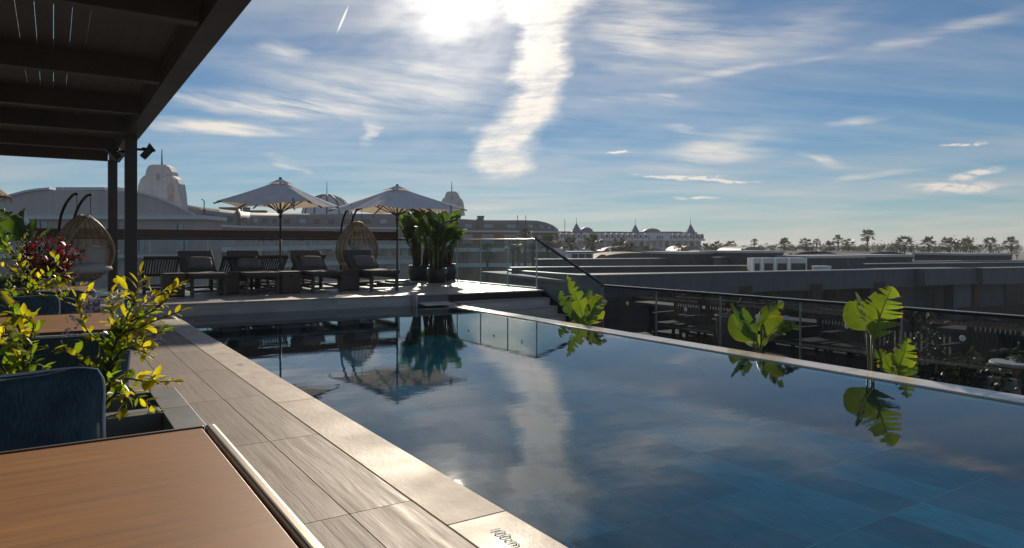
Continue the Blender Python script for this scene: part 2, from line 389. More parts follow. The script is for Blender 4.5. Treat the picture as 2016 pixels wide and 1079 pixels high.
def watermat():
    m = bpy.data.materials.new('water'); m.use_nodes = True; nt = m.node_tree; nt.nodes.clear(); b = NB(nt); MT['water'] = m
    out = b.node('ShaderNodeOutputMaterial'); pos = b.node('ShaderNodeNewGeometry').outputs['Position']
    h1 = b.noise(b.mapping(pos, rot=(0, 0, R(30)), scale=(1.0, 2.0, 1)), 2.1, 2, .5)
    h2 = b.noise(b.mapping(pos, rot=(0, 0, R(-33)), scale=(1, 2.6, 1)), 9.0, 3, .55)
    patch = b.map(b.noise(pos, .45, 2, .5), .42, .68, .22, 1.0)
    h = b.math('ADD', b.math('MULTIPLY', h1, .5), b.math('MULTIPLY', b.math('MULTIPLY', h2, patch), .18))
    bn = b.node('ShaderNodeBump'); bn.inputs['Strength'].default_value = 1.0; bn.inputs['Distance'].default_value = .0016; b.put(bn.inputs['Height'], h)
    fr = b.node('ShaderNodeFresnel'); fr.inputs[0].default_value = 1.333; b.put(fr.inputs['Normal'], bn.outputs[0])
    tr = b.node('ShaderNodeBsdfTransparent'); tr.inputs[0].default_value = (.50, .86, .92, 1)
    gl = b.node('ShaderNodeBsdfGlossy'); gl.inputs['Roughness'].default_value = .015; b.put(gl.inputs['Normal'], bn.outputs[0])
    mx = b.node('ShaderNodeMixShader'); b.put(mx.inputs[0], b.math('MULTIPLY', fr.outputs[0], 1.22, clamp=True)); nt.links.new(tr.outputs[0], mx.inputs[1]); nt.links.new(gl.outputs[0], mx.inputs[2])
    nt.links.new(mx.outputs[0], out.inputs[0])
watermat()

# ================================================================== pool and decks
def fx(Y): return 6.07+.028*Y          # inner line of the overflow edge
def gx(Y): return fx(Y)+.285           # outer line
def fy(X): return 12.93-.062*X         # front line of the raised deck
POOL_Y0, POOL_Z = -2.2, -.60
def structure(o): o['kind'] = 'structure'; return o

# pool floor with tiles
pf = structure(MB().add([(1.7,POOL_Y0,POOL_Z-.0015),(6.9,POOL_Y0,POOL_Z-.0015),(6.9,13.2,POOL_Z-.0015),(1.7,13.2,POOL_Z-.0015)], [(0,1,2,3)]).build('pool_floor', 'pool_grout'))
tw, tl = .412, .82
tm = MB().box(.005, tw-.005, .005, tl-.005, -.02, 0).mesh('pool_tile', 'pool_tile')
for i in range(12):
    for j in range(18):
        x, y = 1.72+i*tw+.05, 2.52-6*tl+j*tl
        if x+tw > fx(y)+.25 or y > 12.4: continue
        inst('pool_tile', tm, pf, Matrix.Translation((x, y, POOL_Z)))
wl = structure(MB().hexa([(1.55,POOL_Y0,-1),(1.698,POOL_Y0,-1),(1.698,13,-1),(1.55,13,-1),(1.55,POOL_Y0,-.03),(1.698,POOL_Y0,-.03),(1.698,13,-.03),(1.55,13,-.03)])
    .hexa([(fx(POOL_Y0)+.002,POOL_Y0,-1),(gx(POOL_Y0)-.02,POOL_Y0,-1),(gx(12.6)-.02,12.6,-1),(fx(12.6)+.002,12.6,-1),(fx(POOL_Y0)+.002,POOL_Y0,-.04),(gx(POOL_Y0)-.02,POOL_Y0,-.04),(gx(12.6)-.02,12.6,-.04),(fx(12.6)+.002,12.6,-.04)])
    .box(1.7, 6.3, POOL_Y0-.3, POOL_Y0, -1, -.002).build('pool_wall', 'step_tile'))
# water
w = MB().add([(1.69,POOL_Y0,-.014),(fx(POOL_Y0)+.01,POOL_Y0,-.014),(fx(12.6)+.01,12.6,-.014),(1.69,12.95,-.014)], [(0,1,2,3)]).build('pool_water', 'water'); structure(w)
if w.data.polygons[0].normal.z < 0: w.data.flip_normals()

# timber-look planks and stone coping on the left side
dk = structure(MB().box(-4.5, 1.41, -3, 12.9, -.3, -.006).build('pool_deck', 'grout'))
structure(MB().box(-14, 9, -16, -3.01, -.3, -.002).box(-14, -4.51, -3.005, 17.6, -.3, -.002).build('terrace_paving', 'deck_tile'))
pm = MB().box(.0025, .2975, .0025, 1.3675, -.02, 0).mesh('plank', 'plank_tile')
for r in range(8):
    for j in range(-4, 8):
        y = 3.0+j*1.37
        if y+1.37 > 13.1: continue
        inst('plank', pm, dk, Matrix.Translation((1.40-.3*(r+1), y, 0)))
pe = MB().box(.0025, .2975, .0025, 12.88-(3+7*1.37), -.02, 0).mesh('plank', 'plank_tile')
for r in range(8): inst('plank', pe, dk, Matrix.Translation((1.40-.3*(r+1), 3+7*1.37, 0)))
pcope = structure(MB().box(1.412, 1.69, -3, 12.88, -.3, -.012).build('pool_coping', 'grout'))
cm_ = MB().box(.0, .298, .0012, 2.7388, -.045, 0).mesh('coping_slab', 'coping_stone')
for j in range(-2, 4):
    y = 2.65+j*2.74
    if y+2.74 < 13.8: 
        o = inst('coping_slab', cm_, pcope, Matrix.Translation((1.404, y, .001)))
        bv = o.modifiers.new('bevel', 'BEVEL'); bv.width = .004; bv.segments = 2
def text_mesh(txt, size, mat, name):
    c = bpy.data.curves.new(name, 'FONT'); c.body = txt; c.size = size; c.align_x = 'CENTER'; c.align_y = 'CENTER'; c.shear = 0
    t = bpy.data.objects.new('tmp', c); col.objects.link(t); dg = bpy.context.evaluated_depsgraph_get()
    me = bpy.data.meshes.new_from_object(t.evaluated_get(dg)); bpy.data.objects.remove(t); me.materials.append(MT[mat]); return me
tme = text_mesh('100cm', .075, 'text_blue', 'depth_marking')
p = G(995, 1059, 0); inst('depth_marking', tme, pcope, Matrix.Translation((p.x, p.y, .0045)) @ Matrix.Rotation(R(-90), 4, 'Z'))
p = G(477, 718, 0); inst('depth_marking', tme, pcope, Matrix.Translation((1.55, p.y, .0045)) @ Matrix.Rotation(R(-90), 4, 'Z'))

# overflow edge slabs
eg = structure(MB().hexa([(fx(POOL_Y0)+.02,POOL_Y0,-.1),(gx(POOL_Y0)-.03,POOL_Y0,-.1),(gx(12.55)-.03,12.55,-.1),(fx(12.55)+.02,12.55,-.1),(fx(POOL_Y0)+.02,POOL_Y0,-.03),(gx(POOL_Y0)-.03,POOL_Y0,-.03),(gx(12.55)-.03,12.55,-.03),(fx(12.55)+.02,12.55,-.03)]).build('overflow_edge', 'grout'))
y = POOL_Y0
while y < 12.3:
    y1 = min(y+1.2, 12.5); a, c = y+.0015, y1-.0015
    MB().hexa([(fx(a),a,-.05),(gx(a),a,-.05),(gx(c),c,-.05),(fx(c),c,-.05),(fx(a),a,0),(gx(a),a,0),(gx(c),c,0),(fx(c),c,0)]).build('edge_slab', 'edge_stone', eg, bevel=.004)
    y = y1
# outer catch wall below the overflow edge
MB().hexa([(gx(-2)-.04,-2,-1.4),(gx(-2)+.06,-2,-1.4),(gx(12.3)+.06,12.3,-1.4),(gx(12.3)-.04,12.3,-1.4),(gx(-2)-.04,-2,-.1),(gx(-2)-.004,-2,-.1),(gx(12.3)-.004,12.3,-.1),(gx(12.3)-.04,12.3,-.1)]).build('outer_wall', 'dark_stone', eg)

# raised far deck z=.2
DZ = .2
fd = structure(MB().hexa([(-4.5,fy(-4.5)+.042,-1),(9.05,fy(9.05)+.042,-1),(9.05,17.6,-1),(-4.5,17.6,-1),(-4.5,fy(-4.5)+.042,DZ-.033),(9.05,fy(9.05)+.042,DZ-.033),(9.05,17.6,DZ-.033),(-4.5,17.6,DZ-.033)]).build('sun_deck', 'grout'))
dtm = {}
xs = [-4.3+1.2*i for i in range(12)]
for i in range(11):
    for j in range(8):
        x0, x1 = xs[i]+.002, xs[i+1]-.002
        if x1 > 9.06: x1 = 9.06
        y0 = fy(x0)-.03 if j == 0 else 12.95+j*.6+.002; y0b = fy(x1)-.03 if j == 0 else y0
        y1 = 12.95+(j+1)*.6-.002
        MB().hexa([(x0,y0,DZ-.03),(x1,y0b,DZ-.03),(x1,y1,DZ-.03),(x0,y1,DZ-.03),(x0,y0,DZ),(x1,y0b,DZ),(x1,y1,DZ),(x0,y1,DZ)]).build('deck_tile', 'deck_tile', fd)
# riser slabs of the raised deck, down into the water
xs2 = [-.4, .8, 2.0, 3.2, 4.4, 5.86]
for a, c in zip(xs2, xs2[1:]):
    a += .0015; c -= .0015
    MB().hexa([(a,fy(a)-.012,-.8),(c,fy(c)-.012,-.8),(c,fy(c)+.04,-.8),(a,fy(a)+.04,-.8),(a,fy(a)-.012,DZ-.032),(c,fy(c)-.012,DZ-.032),(c,fy(c)+.04,DZ-.032),(a,fy(a)+.04,DZ-.032)]).build('riser_slab', 'riser_stone', fd)
# dark water spout niche by the corner
nk = MB()
nk.box(5.87, 6.62, 12.44, 12.53, -.7, .16)
nk.build('spout_niche', 'dark_stone', fd)
MB().hexa([(5.95,12.1,.012),(6.6,12.05,.012),(6.6,12.45,.035),(5.95,12.45,.035),(5.95,12.1,.028),(6.6,12.05,.028),(6.6,12.45,.055),(5.95,12.45,.055)]).build('spout_lip', 'edge_stone', fd, bevel=.004)
MB().box(5.865, 5.90, 12.35, 12.55, -.7, .168).build('niche_cheek', 'riser_stone', fd)
# sunk steps along the far pool edge
for k, (yy, zz, xe) in enumerate([(12.2, -.09, 5.2), (11.85, -.19, 5.35), (11.5, -.29, 5.5)]):
    off = lambda x: yy-.062*x+.3
    MB().hexa([(1.7,off(1.7),-.6),(xe,off(xe),-.6),(xe,12.9,-.6),(1.7,12.9,-.6),(1.7,off(1.7),zz-.01),(xe,off(xe),zz-.01),(xe,12.9,zz-.01),(1.7,12.9,zz-.01)]).build('sunk_step', 'step_tile', pf)
    MB().hexa([(1.7,off(1.7)-.012,zz-.03),(xe,off(xe)-.012,zz-.03),(xe,off(xe)+.05,zz-.03),(1.7,off(1.7)+.05,zz-.03),(1.7,off(1.7)-.012,zz),(xe,off(xe)-.012,zz),(xe,off(xe)+.05,zz),(1.7,off(1.7)+.05,zz)]).build('step_nosing', 'step_light', pf)

# stair down to the lower walk
st = structure(MB().box(6.75, 8.94, 10.6, 10.7, -1.2, -.74).build('stair', 'riser_stone'))
for k in range(6):
    y1 = 12.42-.28*k; z1 = DZ-.155*(k+1)
    MB().box(6.72+.005*k, 8.9, y1-.30, y1, z1-.155-.3, z1-.032).build('stair_riser', 'riser_stone', st)
    MB().box(6.70+.005*k, 8.902, y1-.31, y1-.002, z1-.03, z1).build('stair_tread', 'deck_tile', st, bevel=.004)
MB().prism([(8.905,12.5,.2+.05),(8.905,10.5,-.73+.07),(8.905,10.5,-.95),(8.905,12.5,-.3)], (.09,0,0)).build('stair_string', 'black_metal', st)
structure(MB().box(6.5, 9.24, -3, 12.4, -1.1, -.73).build('lower_terrace', 'lower_floor'))

# ================================================================== glass balustrades
dotm = MB().lathe([(0,.004),(.033,.004),(.036,0)], 20).mesh('sticker', 'white_dot')
dotc = MB().lathe([(0,.006),(.011,.006),(.012,.003)], 12).mesh('sticker_centre', 'grey_dot')
def dot(parent, loc, facing):
    m = Matrix.Translation(loc) @ Vector(facing).to_track_quat('Z', 'Y').to_matrix().to_4x4()
    o = inst('sticker', dotm, parent, m); inst('sticker_centre', dotc, o, Matrix.Identity(4))
def panel(root, a, c, z0, z1, mat, z0b=None, z1b=None, dotpos=None, facing=(0,-1,0)):
    """upright pane between plan points a and c, 12 mm thick"""
    a, c = Vector(a), Vector(c); e = (c-a).normalized(); n = Vector((-e.y, e.x))*.006; g = e*.006; a = a+g; c = c-g
    z0b = z0 if z0b is None else z0b; z1b = z1 if z1b is None else z1b
    o = MB().hexa([(a.x-n.x,a.y-n.y,z0),(c.x-n.x,c.y-n.y,z0b),(c.x+n.x,c.y+n.y,z0b),(a.x+n.x,a.y+n.y,z0),(a.x-n.x,a.y-n.y,z1),(c.x-n.x,c.y-n.y,z1b),(c.x+n.x,c.y+n.y,z1b),(a.x+n.x,a.y+n.y,z1)]).build('glass_panel', mat, root, world=True)
    if dotpos: dot(o, Vector(dotpos)-root.location+Vector(facing)*.0075, facing)
    return o
def edgepost(root, x, y, z0, z1, w=.022):
    MB().box(x-w/2, x+w/2, y-w/2, y+w/2, z0, z1).build('post', 'steel', root, world=True)
RY = 17.45
# back balustrade
bb = thing('glass_balustrade', 'glass balustrade with brown top board along the back of the sun deck', 'balustrade', (0, RY, DZ))
x = 9.0; k = 0
while x > -4.4:
    dp = YP((x-.6), 0, RY)
    panel(bb, (x-1.2, RY), (x, RY), DZ+.03, 1.29, 'glass', dotpos=(x-.62, RY-.004, 1.04))
    edgepost(bb, x, RY+.02, DZ, 1.29); x -= 1.2
MB().box(-4.6, 7.75, RY-.03, RY+.03, 1.33, 1.52).build('top_board', 'brown_board', bb, world=True, bevel=.004)
MB().box(-4.6, 9.03, RY-.035, RY+.035, 1.29, 1.325).build('handrail', 'black_metal', bb, world=True)
MB().box(-4.6, 9.0, RY-.03, RY+.03, DZ, DZ+.03).build('base_channel', 'steel', bb, world=True)
# right hand balustrade of the sun deck
rb = thing('glass_balustrade', 'short glass balustrade between the potted plants and the stair top', 'balustrade', (9, 12.78, DZ))
ys = [12.78, 13.97, 15.23, 16.45, 17.42]
for a, c in zip(ys, ys[1:]):
    panel(rb, (9, a), (9, c), DZ+.03, 1.29, 'glass', dotpos=(9, (a+c)/2-.05, 1.02), facing=(-1,0,0)); edgepost(rb, 9.02, a, DZ, 1.29)
MB().box(8.97, 9.03, 12.74, 17.4, 1.29, 1.32).build('handrail', 'rail_cap', rb, world=True, bevel=.006)
MB().box(8.975, 9.025, 12.74, 17.4, DZ, DZ+.03).build('base_channel', 'steel', rb, world=True)
# sloping piece beside the stair
sb = thing('glass_balustrade', 'sloping glass balustrade with dark handrail beside the stair', 'balustrade', (9, 10.53, -.73))
panel(sb, (9, 10.55), (9, 12.75), -.70, .36, 'glass', .22, 1.28, dotpos=(9, 11.5, .36), facing=(-1,0,0))
MB().beam((9, 12.80, 1.325), (9, 10.50, .40), .06, .045).build('handrail', 'black_metal', sb, world=True, bevel=.006)
MB().beam((9, 12.72, .20), (9, 10.53, -.70), .06, .05).build('base_channel', 'black_metal', sb, world=True)
# lower balustrade
lb = thing('glass_balustrade', 'long glass balustrade with pale handrail beyond the overflow edge of the pool', 'balustrade', (9, 3, -.73))
ys = [10.52-1.445*i for i in range(9)]
for i, (c, a) in enumerate(zip(ys, ys[1:])):
    panel(lb, (9, a), (9, c), -.70, .36, 'glass_dark', dotpos=(9, (a+c)/2, .085), facing=(-1,0,0)); edgepost(lb, 9.02, c, -.73, .36)
MB().box(8.965, 9.035, -1.2, 10.56, .362, .395).build('handrail', 'black_metal', lb, world=True, bevel=.006)
MB().box(8.975, 9.025, -1.2, 10.55, .397, .405).build('rail_strip', 'rail_cap', lb, world=True)
MB().box(8.975, 9.025, -1.2, 10.5, -.73, -.70).build('base_channel', 'steel', lb, world=True)

# ================================================================== pergola
pg = thing('pergola', 'large dark bronze pergola with louvred roof over the seating', 'pergola', (1.1, 13, DZ))
HB = 1.77; ZB = EZ+HB
xi, xo = .567*HB, .683*HB
MB().box(xi, xo, -4, 17.5, ZB, ZB+.34).build('edge_beam', 'bronze', pg, world=True, bevel=.004)
MB().box(xi-.02, xi-.002, -4, 17.5, ZB+.16, ZB+.22).build('gutter_lip', 'bronze', pg, world=True)
for yb in (17.40, 15.3, 12.85, 10.9, 8.65, 6.16, 3.75, 1.3, -1.2, -3.7):
    MB().box(-6, xi-.022, yb-.07, yb+.07, ZB+.01, ZB+.33).build('cross_beam', 'bronze', pg, world=True, bevel=.004)
bays = [-4, -3.7, -1.2, 1.3, 3.75, 6.16, 8.65, 10.9, 12.85, 15.3, 17.40]
MB().box(-6, -2.31, -4, 17.4, ZB+.225, ZB+.255).build('roof_panel', 'bronze', pg, world=True)
for y0_, y1_ in zip(bays[1:], bays[2:]):
    lm_ = MB().box(0, .1315, 0, y1_-y0_-.142, 0, .03).mesh('louvre', 'bronze')
    x_ = -2.3
    while x_ < xi-.03:
        inst('louvre', lm_, pg, Matrix.Translation(Vector((x_, y0_+.071, ZB+.225))-pg.location)); x_ += .1355
for (cx_, cy_) in ((1.06, 13.0), (1.06, 17.2), (1.06, -3.2), (-5.8, 13.0), (-5.8, 17.2)):
    MB().box(cx_-.087, cx_+.087, cy_-.087, cy_+.087, DZ if cy_ > 12 else 0, ZB+.005).build('post', 'bronze_light', pg, world=True, bevel=.004)
def floodlight(px, py, lab, dx):
    c = Vector((1.06+dx, 12.98, 0)); c.z = EZ+(CY-py)/F*(c.x*sT+c.y*cT)
    t = thing('floodlight', lab, 'floodlight', c)
    s_ = 1 if dx > 0 else -1
    ax = Vector((.62*s_, -.25, -.7 if s_ > 0 else -.75)).normalized()
    u = Vector((.75*s_, 0, .66)).normalized()
    q = Matrix.Rotation(R(38)*s_, 4, 'Y')
    bm_ = MB().box(-.055, .055, -.09, .09, -.11, .07); bm_.v = [q @ v for v in bm_.v]; bm_.build('lamp_body', 'black_metal', t, bevel=.012)
    vz = MB().hexa([(-.06,-.095,.07),(.06,-.095,.07),(.06,.095,.07),(-.06,.095,.07),(-.075,-.1,.13),(.075,-.1,.09),(.075,.1,.09),(-.075,.1,.13)]); vz.v = [q @ v for v in vz.v]; vz.build('visor', 'black_metal', t)
    MB().tube([(-dx+.09*s_, 0, .04), (-.02*s_, 0, .04)], .02, 8).tube([(-.05*s_, 0, .04), (-.05*s_, 0, .075)], .035, 10).build('bracket', 'black_metal', t, smooth=True)
floodlight(270, 300, 'black floodlight on the right side of the pergola post', .24)
floodlight(212, 302, 'black floodlight on the left side of the pergola post', -.24)

# ================================================================== furniture on the sun deck
M('charcoal_fabric', (.085,.078,.075), .85, var=.12, scale=40, bump=.3, bscale=300, rnd=.08, spec=.2)
M('taupe_fabric', (.16,.148,.138), .85, var=.12, scale=40, bump=.3, bscale=300, rnd=.08, spec=.2)
M('navy_fabric', (.055,.098,.125), .9, var=.42, scale=60, stretch=(5,1,.5), bump=.7, bscale=120, rnd=.05, spec=.15, bdist=.003)
M('navy_piping', (.52,.58,.62), .85, var=.1, scale=50)
M('white_fabric', (.56,.53,.50), .9, var=.08, scale=12, bump=.25, bscale=20, spec=.2, bdist=.01)
M('canvas', (.40,.38,.36), .8, var=.06, scale=20, bump=.15, bscale=250, spec=.2)
M('wicker', (.40,.29,.18), .5, var=.25, scale=40, bump=.3, bscale=200)
M('wicker_dark', (.10,.065,.04), .5, var=.25, scale=40)
M('pot_dark', (.020,.022,.026), .3, var=.2, scale=8)
M('pot_grey', (.22,.21,.20), .7, var=.15, scale=10)
M('chain', (.03,.03,.03), .4, metal=.6)

def canvasmat():
    m = bpy.data.materials.new('canopy'); m.use_nodes = True; nt = m.node_tree; nt.nodes.clear(); b = NB(nt); MT['canopy'] = m
    out = b.node('ShaderNodeOutputMaterial'); pos = b.node('ShaderNodeNewGeometry').outputs['Position']
    n = b.map(b.noise(pos, 5, 4, .6), .3, .7, .9, 1.08)
    di = b.node('ShaderNodeBsdfDiffuse'); b.put(di.inputs[0], b.vmath('SCALE', (.84, .86, .90), scale=n))
    ts = b.node('ShaderNodeBsdfTranslucent'); b.put(ts.inputs[0], b.vmath('SCALE', (.80, .63, .43), scale=n))
    mx = b.node('ShaderNodeMixShader'); mx.inputs[0].default_value = .30; nt.links.new(di.outputs[0], mx.inputs[1]); nt.links.new(ts.outputs[0], mx.inputs[2]); nt.links.new(mx.outputs[0], out.inputs[0])
canvasmat()

def cushion(w, h, t, name, mat, parent, m4, piping=None, puff=1.0, sag=0.0, n=10, sharp=3.0):
    """pillow in its own xz plane (x across, z up, y thick), base at z=0"""
    mb = MB()
    def surf(sgn):
        def fn(u, v):
            a, c = 2*u-1, 2*v-1
            a, c = a*math.sqrt(1-.17*c*c*abs(c)**4), c*math.sqrt(1-.17*a*a*abs(a)**4)
            k = max(0, (1-abs(a)**sharp)*(1-abs(c)**sharp))**.5
            pin = 1-.05*puff*(1-abs(a)**2)*abs(c)**6
            pin2 = 1-.05*puff*(1-abs(c)**2)*abs(a)**6
            return (a*w/2*pin2, sgn*t/2*k, (c*pin+1)*h/2-sag*(1-a*a)*max(c, 0)*h)
        return fn
    mb.grid(surf(1), n, n); mb.grid(surf(-1), n, n)
    o = mb.build(name, mat, parent, smooth=True); o.matrix_local = m4
    bm = bmesh.new(); bm.from_mesh(o.data); bmesh.ops.remove_doubles(bm, verts=bm.verts, dist=.0008); bmesh.ops.recalc_face_normals(bm, faces=bm.faces); bm.to_mesh(o.data); bm.free()
    if piping:
        f = surf(0); q = [f(i/12, 0) for i in range(12)]+[f(1, i/12) for i in range(12)]+[f(1-i/12, 1) for i in range(12)]+[f(0, 1-i/12) for i in range(12)]
        MB().ring(q, .0075, 5).build('piping', piping, o, smooth=True)
    return o
def slabcushion(name, mat, parent, L, W, T, m4, bev=.03):
    o = MB().box(-W/2, W/2, 0, L, 0, T).build(name, mat, parent, smooth=True, bevel=bev, seg=3); o.matrix_local = m4; return o

# ---- loungers: local frame, foot end at y=0, head towards +y
def make_lounger(cushions=True, label='', group='loungers'):
    t = thing('sun_lounger', label, 'lounger', (0,0,0), 0, group)
    W = .64; zs = .30
    for sx in (-1, 1):
        x = sx*(W/2-.03)
        MB().beam((x, 0, zs), (x, 1.95, zs), .045, .075).build('side_rail', 'dark_wood', t, bevel=.004)
        for yy in (.06, 1.42): MB().box(x-.03, x+.03, yy-.03, yy+.03, 0, zs-.03).build('leg', 'dark_wood_z', t, bevel=.004)
        MB().beam((x, .06, .12), (x, 1.42, .12), .03, .04).build('stretcher', 'dark_wood', t)
    for yy in (.06, 1.42): MB().beam((-W/2+.05, yy, .10), (W/2-.05, yy, .10), .03, .045).build('cross_bar', 'dark_wood', t)
    for i in range(9): MB().box(-W/2+.01, W/2-.01, .02+i*.125, .10+i*.125, zs+.038, zs+.056).build('seat_slat', 'dark_wood', t)
    hinge = Vector((0, 1.12, zs+.06)); ang = R(36); bl = .66
    bm4 = Matrix.Translation(hinge) @ Matrix.Rotation(ang, 4, 'X')
    fr = MB(); fr.box(-W/2, -W/2+.04, 0, bl, -.03, .01); fr.box(W/2-.04, W/2, 0, bl, -.03, .01); fr.box(-W/2+.04, W/2-.04, bl-.06, bl, -.03, .01); fr.box(-W/2+.04, W/2-.04, 0, .05, -.03, .01)
    o = fr.build('back_frame', 'dark_wood', t, bevel=.003); o.matrix_local = bm4
    for i in range(11):
        x = -W/2+.07+i*(W-.14)/10
        q = MB().box(x-.014, x+.014, .05, bl-.06, -.02, 0).build('back_slat', 'dark_wood', o)
    if cushions:
        slabcushion('seat_cushion', 'charcoal_fabric', t, 1.14, W+.02, .085, Matrix.Translation((0, -.04, zs+.058)))
        slabcushion('back_cushion', 'charcoal_fabric', t, .70, W+.02, .085, Matrix.Translation(hinge+Vector((0, -.03, .02))) @ Matrix.Rotation(ang, 4, 'X') @ Matrix.Translation((0, 0, .015)))
        cushion(.50, .36, .15, 'pillow', 'taupe_fabric', t, Matrix.Translation((.02, 1.06, zs+.19)) @ Matrix.Rotation(R(-50), 4, 'X') @ Matrix.Rotation(R(2), 4, 'Y'))
    return t
lz = [(2.47, 14.24, 'charcoal cushioned lounger nearest the pergola post', 0), (3.42, 14.08, 'charcoal cushioned lounger second from the pergola post', .02), (4.66, 13.93, 'charcoal cushioned lounger third from the pergola post', -.01), (5.87, 13.86, 'charcoal cushioned lounger beside the potted palms, sunlit seat', .01)]
L0 = make_lounger(True, lz[0][2], 'cushioned loungers along the pool')
for i, (x, y, lab, rz) in enumerate(lz):
    o = L0 if i == 0 else copy_tree(L0, lab)
    o.location = (x, y, DZ); o.rotation_euler = (0, 0, rz)
B0 = make_lounger(False, 'bare slatted lounger behind and left of the first cushioned lounger', 'bare slatted loungers in the back row')
bl_ = [(316, None), (463, 'bare slatted lounger behind the second cushioned lounger'), (527, 'bare slatted lounger just left of the first parasol pole'), (600, 'bare slatted lounger behind the third cushioned lounger')]
for i, (px, lab) in enumerate(bl_):
    o = B0 if i == 0 else copy_tree(B0, lab)
    c = YP(px, 520, 15.95); o.location = (c.x-.05, 16.95, DZ); o.rotation_euler = (0, 0, math.pi)
# ---- block side tables
def make_block(label):
    t = thing('side_table', label, 'side table', (0,0,0), 0, 'block side tables')
    MB().box(-.19, .19, -.19, .19, .02, .42).build('body', 'dark_wood_z', t, bevel=.006)
    MB().box(-.2, .2, -.2, .2, .42, .445).build('top', 'dark_wood', t, bevel=.005)
    MB().box(-.055, .055, -.194, -.1905, .335, .36).build('grip_slot', 'black_metal', t)
    MB().box(-.18, .18, -.18, .18, 0, .02).build('plinth', 'black_metal', t)
    return t
K0 = None
for px, py, lab in [(340, 585, 'dark block side table left of the first lounger'), (449, 580, 'dark block side table between the first and second loungers'), (568, 578, 'dark block side table between the second and third loungers'), (686, 572, 'dark block side table between the third and fourth loungers')]:
    c = G(px, py-1, DZ); rz = R(random.uniform(-4, 4))
    if K0 is None: K0 = make_block(lab); K0.location = c; K0.rotation_euler = (0, 0, rz)
    else: copy_tree(K0, lab, c, rz)
# ---- parasols
def parasol(loc, rz, lab, side=2.25, ze=2.06, za=2.62, wav=0):
    t = thing('parasol', lab, 'parasol', loc, rz, 'square canvas parasols')
    H = side/2
    MB().tube([(0,0,.05),(0,0,1.1)], .024, 12).tube([(0,0,1.1),(0,0,za-.06)], .021, 12).build('pole', 'dark_wood_z', t, smooth=True)
    MB().lathe([(.034,1.55),(.034,1.63)], 12).build('collar', 'black_metal', t)
    MB().box(-.36,.36,-.36,.36,.0,.07).build('base', 'dark_stone', t, bevel=.01)
    MB().box(-.22,.22,-.22,.22,.07,.12).build('base_weight', 'dark_stone', t, bevel=.01)
    # canopy: 4 triangular panels with sagging edges
    cs = [(-H,-H),(H,-H),(H,H),(-H,H)]; N = 10; cp = MB()
    for k in range(4):
        a = Vector(cs[k]+(ze,)); c = Vector(cs[(k+1) % 4]+(ze,)); ap = Vector((0,0,za-.05))
        def fn(u, v, a=a, c=c):
            e = a.lerp(c, v); p = ap.lerp(e, .14+.86*u)
            p.z -= .06*math.sin(math.pi*v)*u*u + .05*math.sin(math.pi*u)*(.4+.6*math.sin(math.pi*v))*0.6 - .025*u*math.sin(9*v+k*2+wav)*math.sin(math.pi*v)
            p.x *= 1-.05*math.sin(math.pi*v)*u; p.y *= 1-.05*math.sin(math.pi*v)*u
            return p
        cp.grid(fn, N, N)
    o = cp.build('canopy', 'canopy', t, smooth=True)
    bm = bmesh.new(); bm.from_mesh(o.data); bmesh.ops.remove_doubles(bm, verts=bm.verts, dist=.002); bm.to_mesh(o.data); bm.free()
    # valance strips, thin
    vc = MB()
    for k in range(4):
        a = Vector(cs[k]+(za-.10,))*1; c = Vector(cs[(k+1) % 4]+(za-.10,))
        f = .23
        def fv(u, v, a=a, c=c):
            e = Vector((a.x*f, a.y*f, za-.15)).lerp(Vector((c.x*f, c.y*f, za-.15)), v); p = Vector((0,0,za)).lerp(e, u)
            p.z += .05*math.sin(math.pi*v)*u; return p
        vc.grid(fv, 5, 8)
    vo = vc.build('vent_cap', 'canopy', t, smooth=True)
    MB().lathe([(0,za+.03),(.03,za+.025),(.035,za-.02)], 10).build('finial', 'dark_wood_z', t)
    for k in range(8):
        ang = k*math.pi/4+math.pi/4; r_ = H*math.sqrt(2) if k % 2 == 0 else H*.95
        e = Vector((math.cos(ang)*r_, math.sin(ang)*r_, ze-.035-(0 if k % 2 == 0 else .06)))
        ap = Vector((math.cos(ang)*.03, math.sin(ang)*.03, za-.16))
        rb_ = MB().beam(ap, ap.lerp(e, 1.03 if k % 2 == 0 else .98), .018, .028).build('rib', 'dark_wood', t)
        hub = Vector((math.cos(ang)*.04, math.sin(ang)*.04, za-.72)); MB().beam(hub, ap.lerp(e, .5), .014, .02).build('strut', 'dark_wood', rb_)
    MB().lathe([(.05,za-.76),(.05,za-.68)], 12).build('hub', 'dark_wood_z', t)
    # tie strap hanging from the canopy edge
    MB().box(H*.62, H*.67, -H-.012, -H+.0, ze-.12, ze+.06).build('tie_strap', 'canvas', t)
    return t
c1 = YP(552, 560, 15.3); parasol((c1.x, c1.y, DZ), -TH+R(-2), 'square canvas parasol standing over the middle loungers', 1.93, 1.86, 2.40, 1)
c2 = YP(782, 560, 15.75); parasol((c2.x, c2.y, DZ), -TH+R(40), 'square canvas parasol next to the tall potted plants', 2.35, 1.85, 2.42, 3)
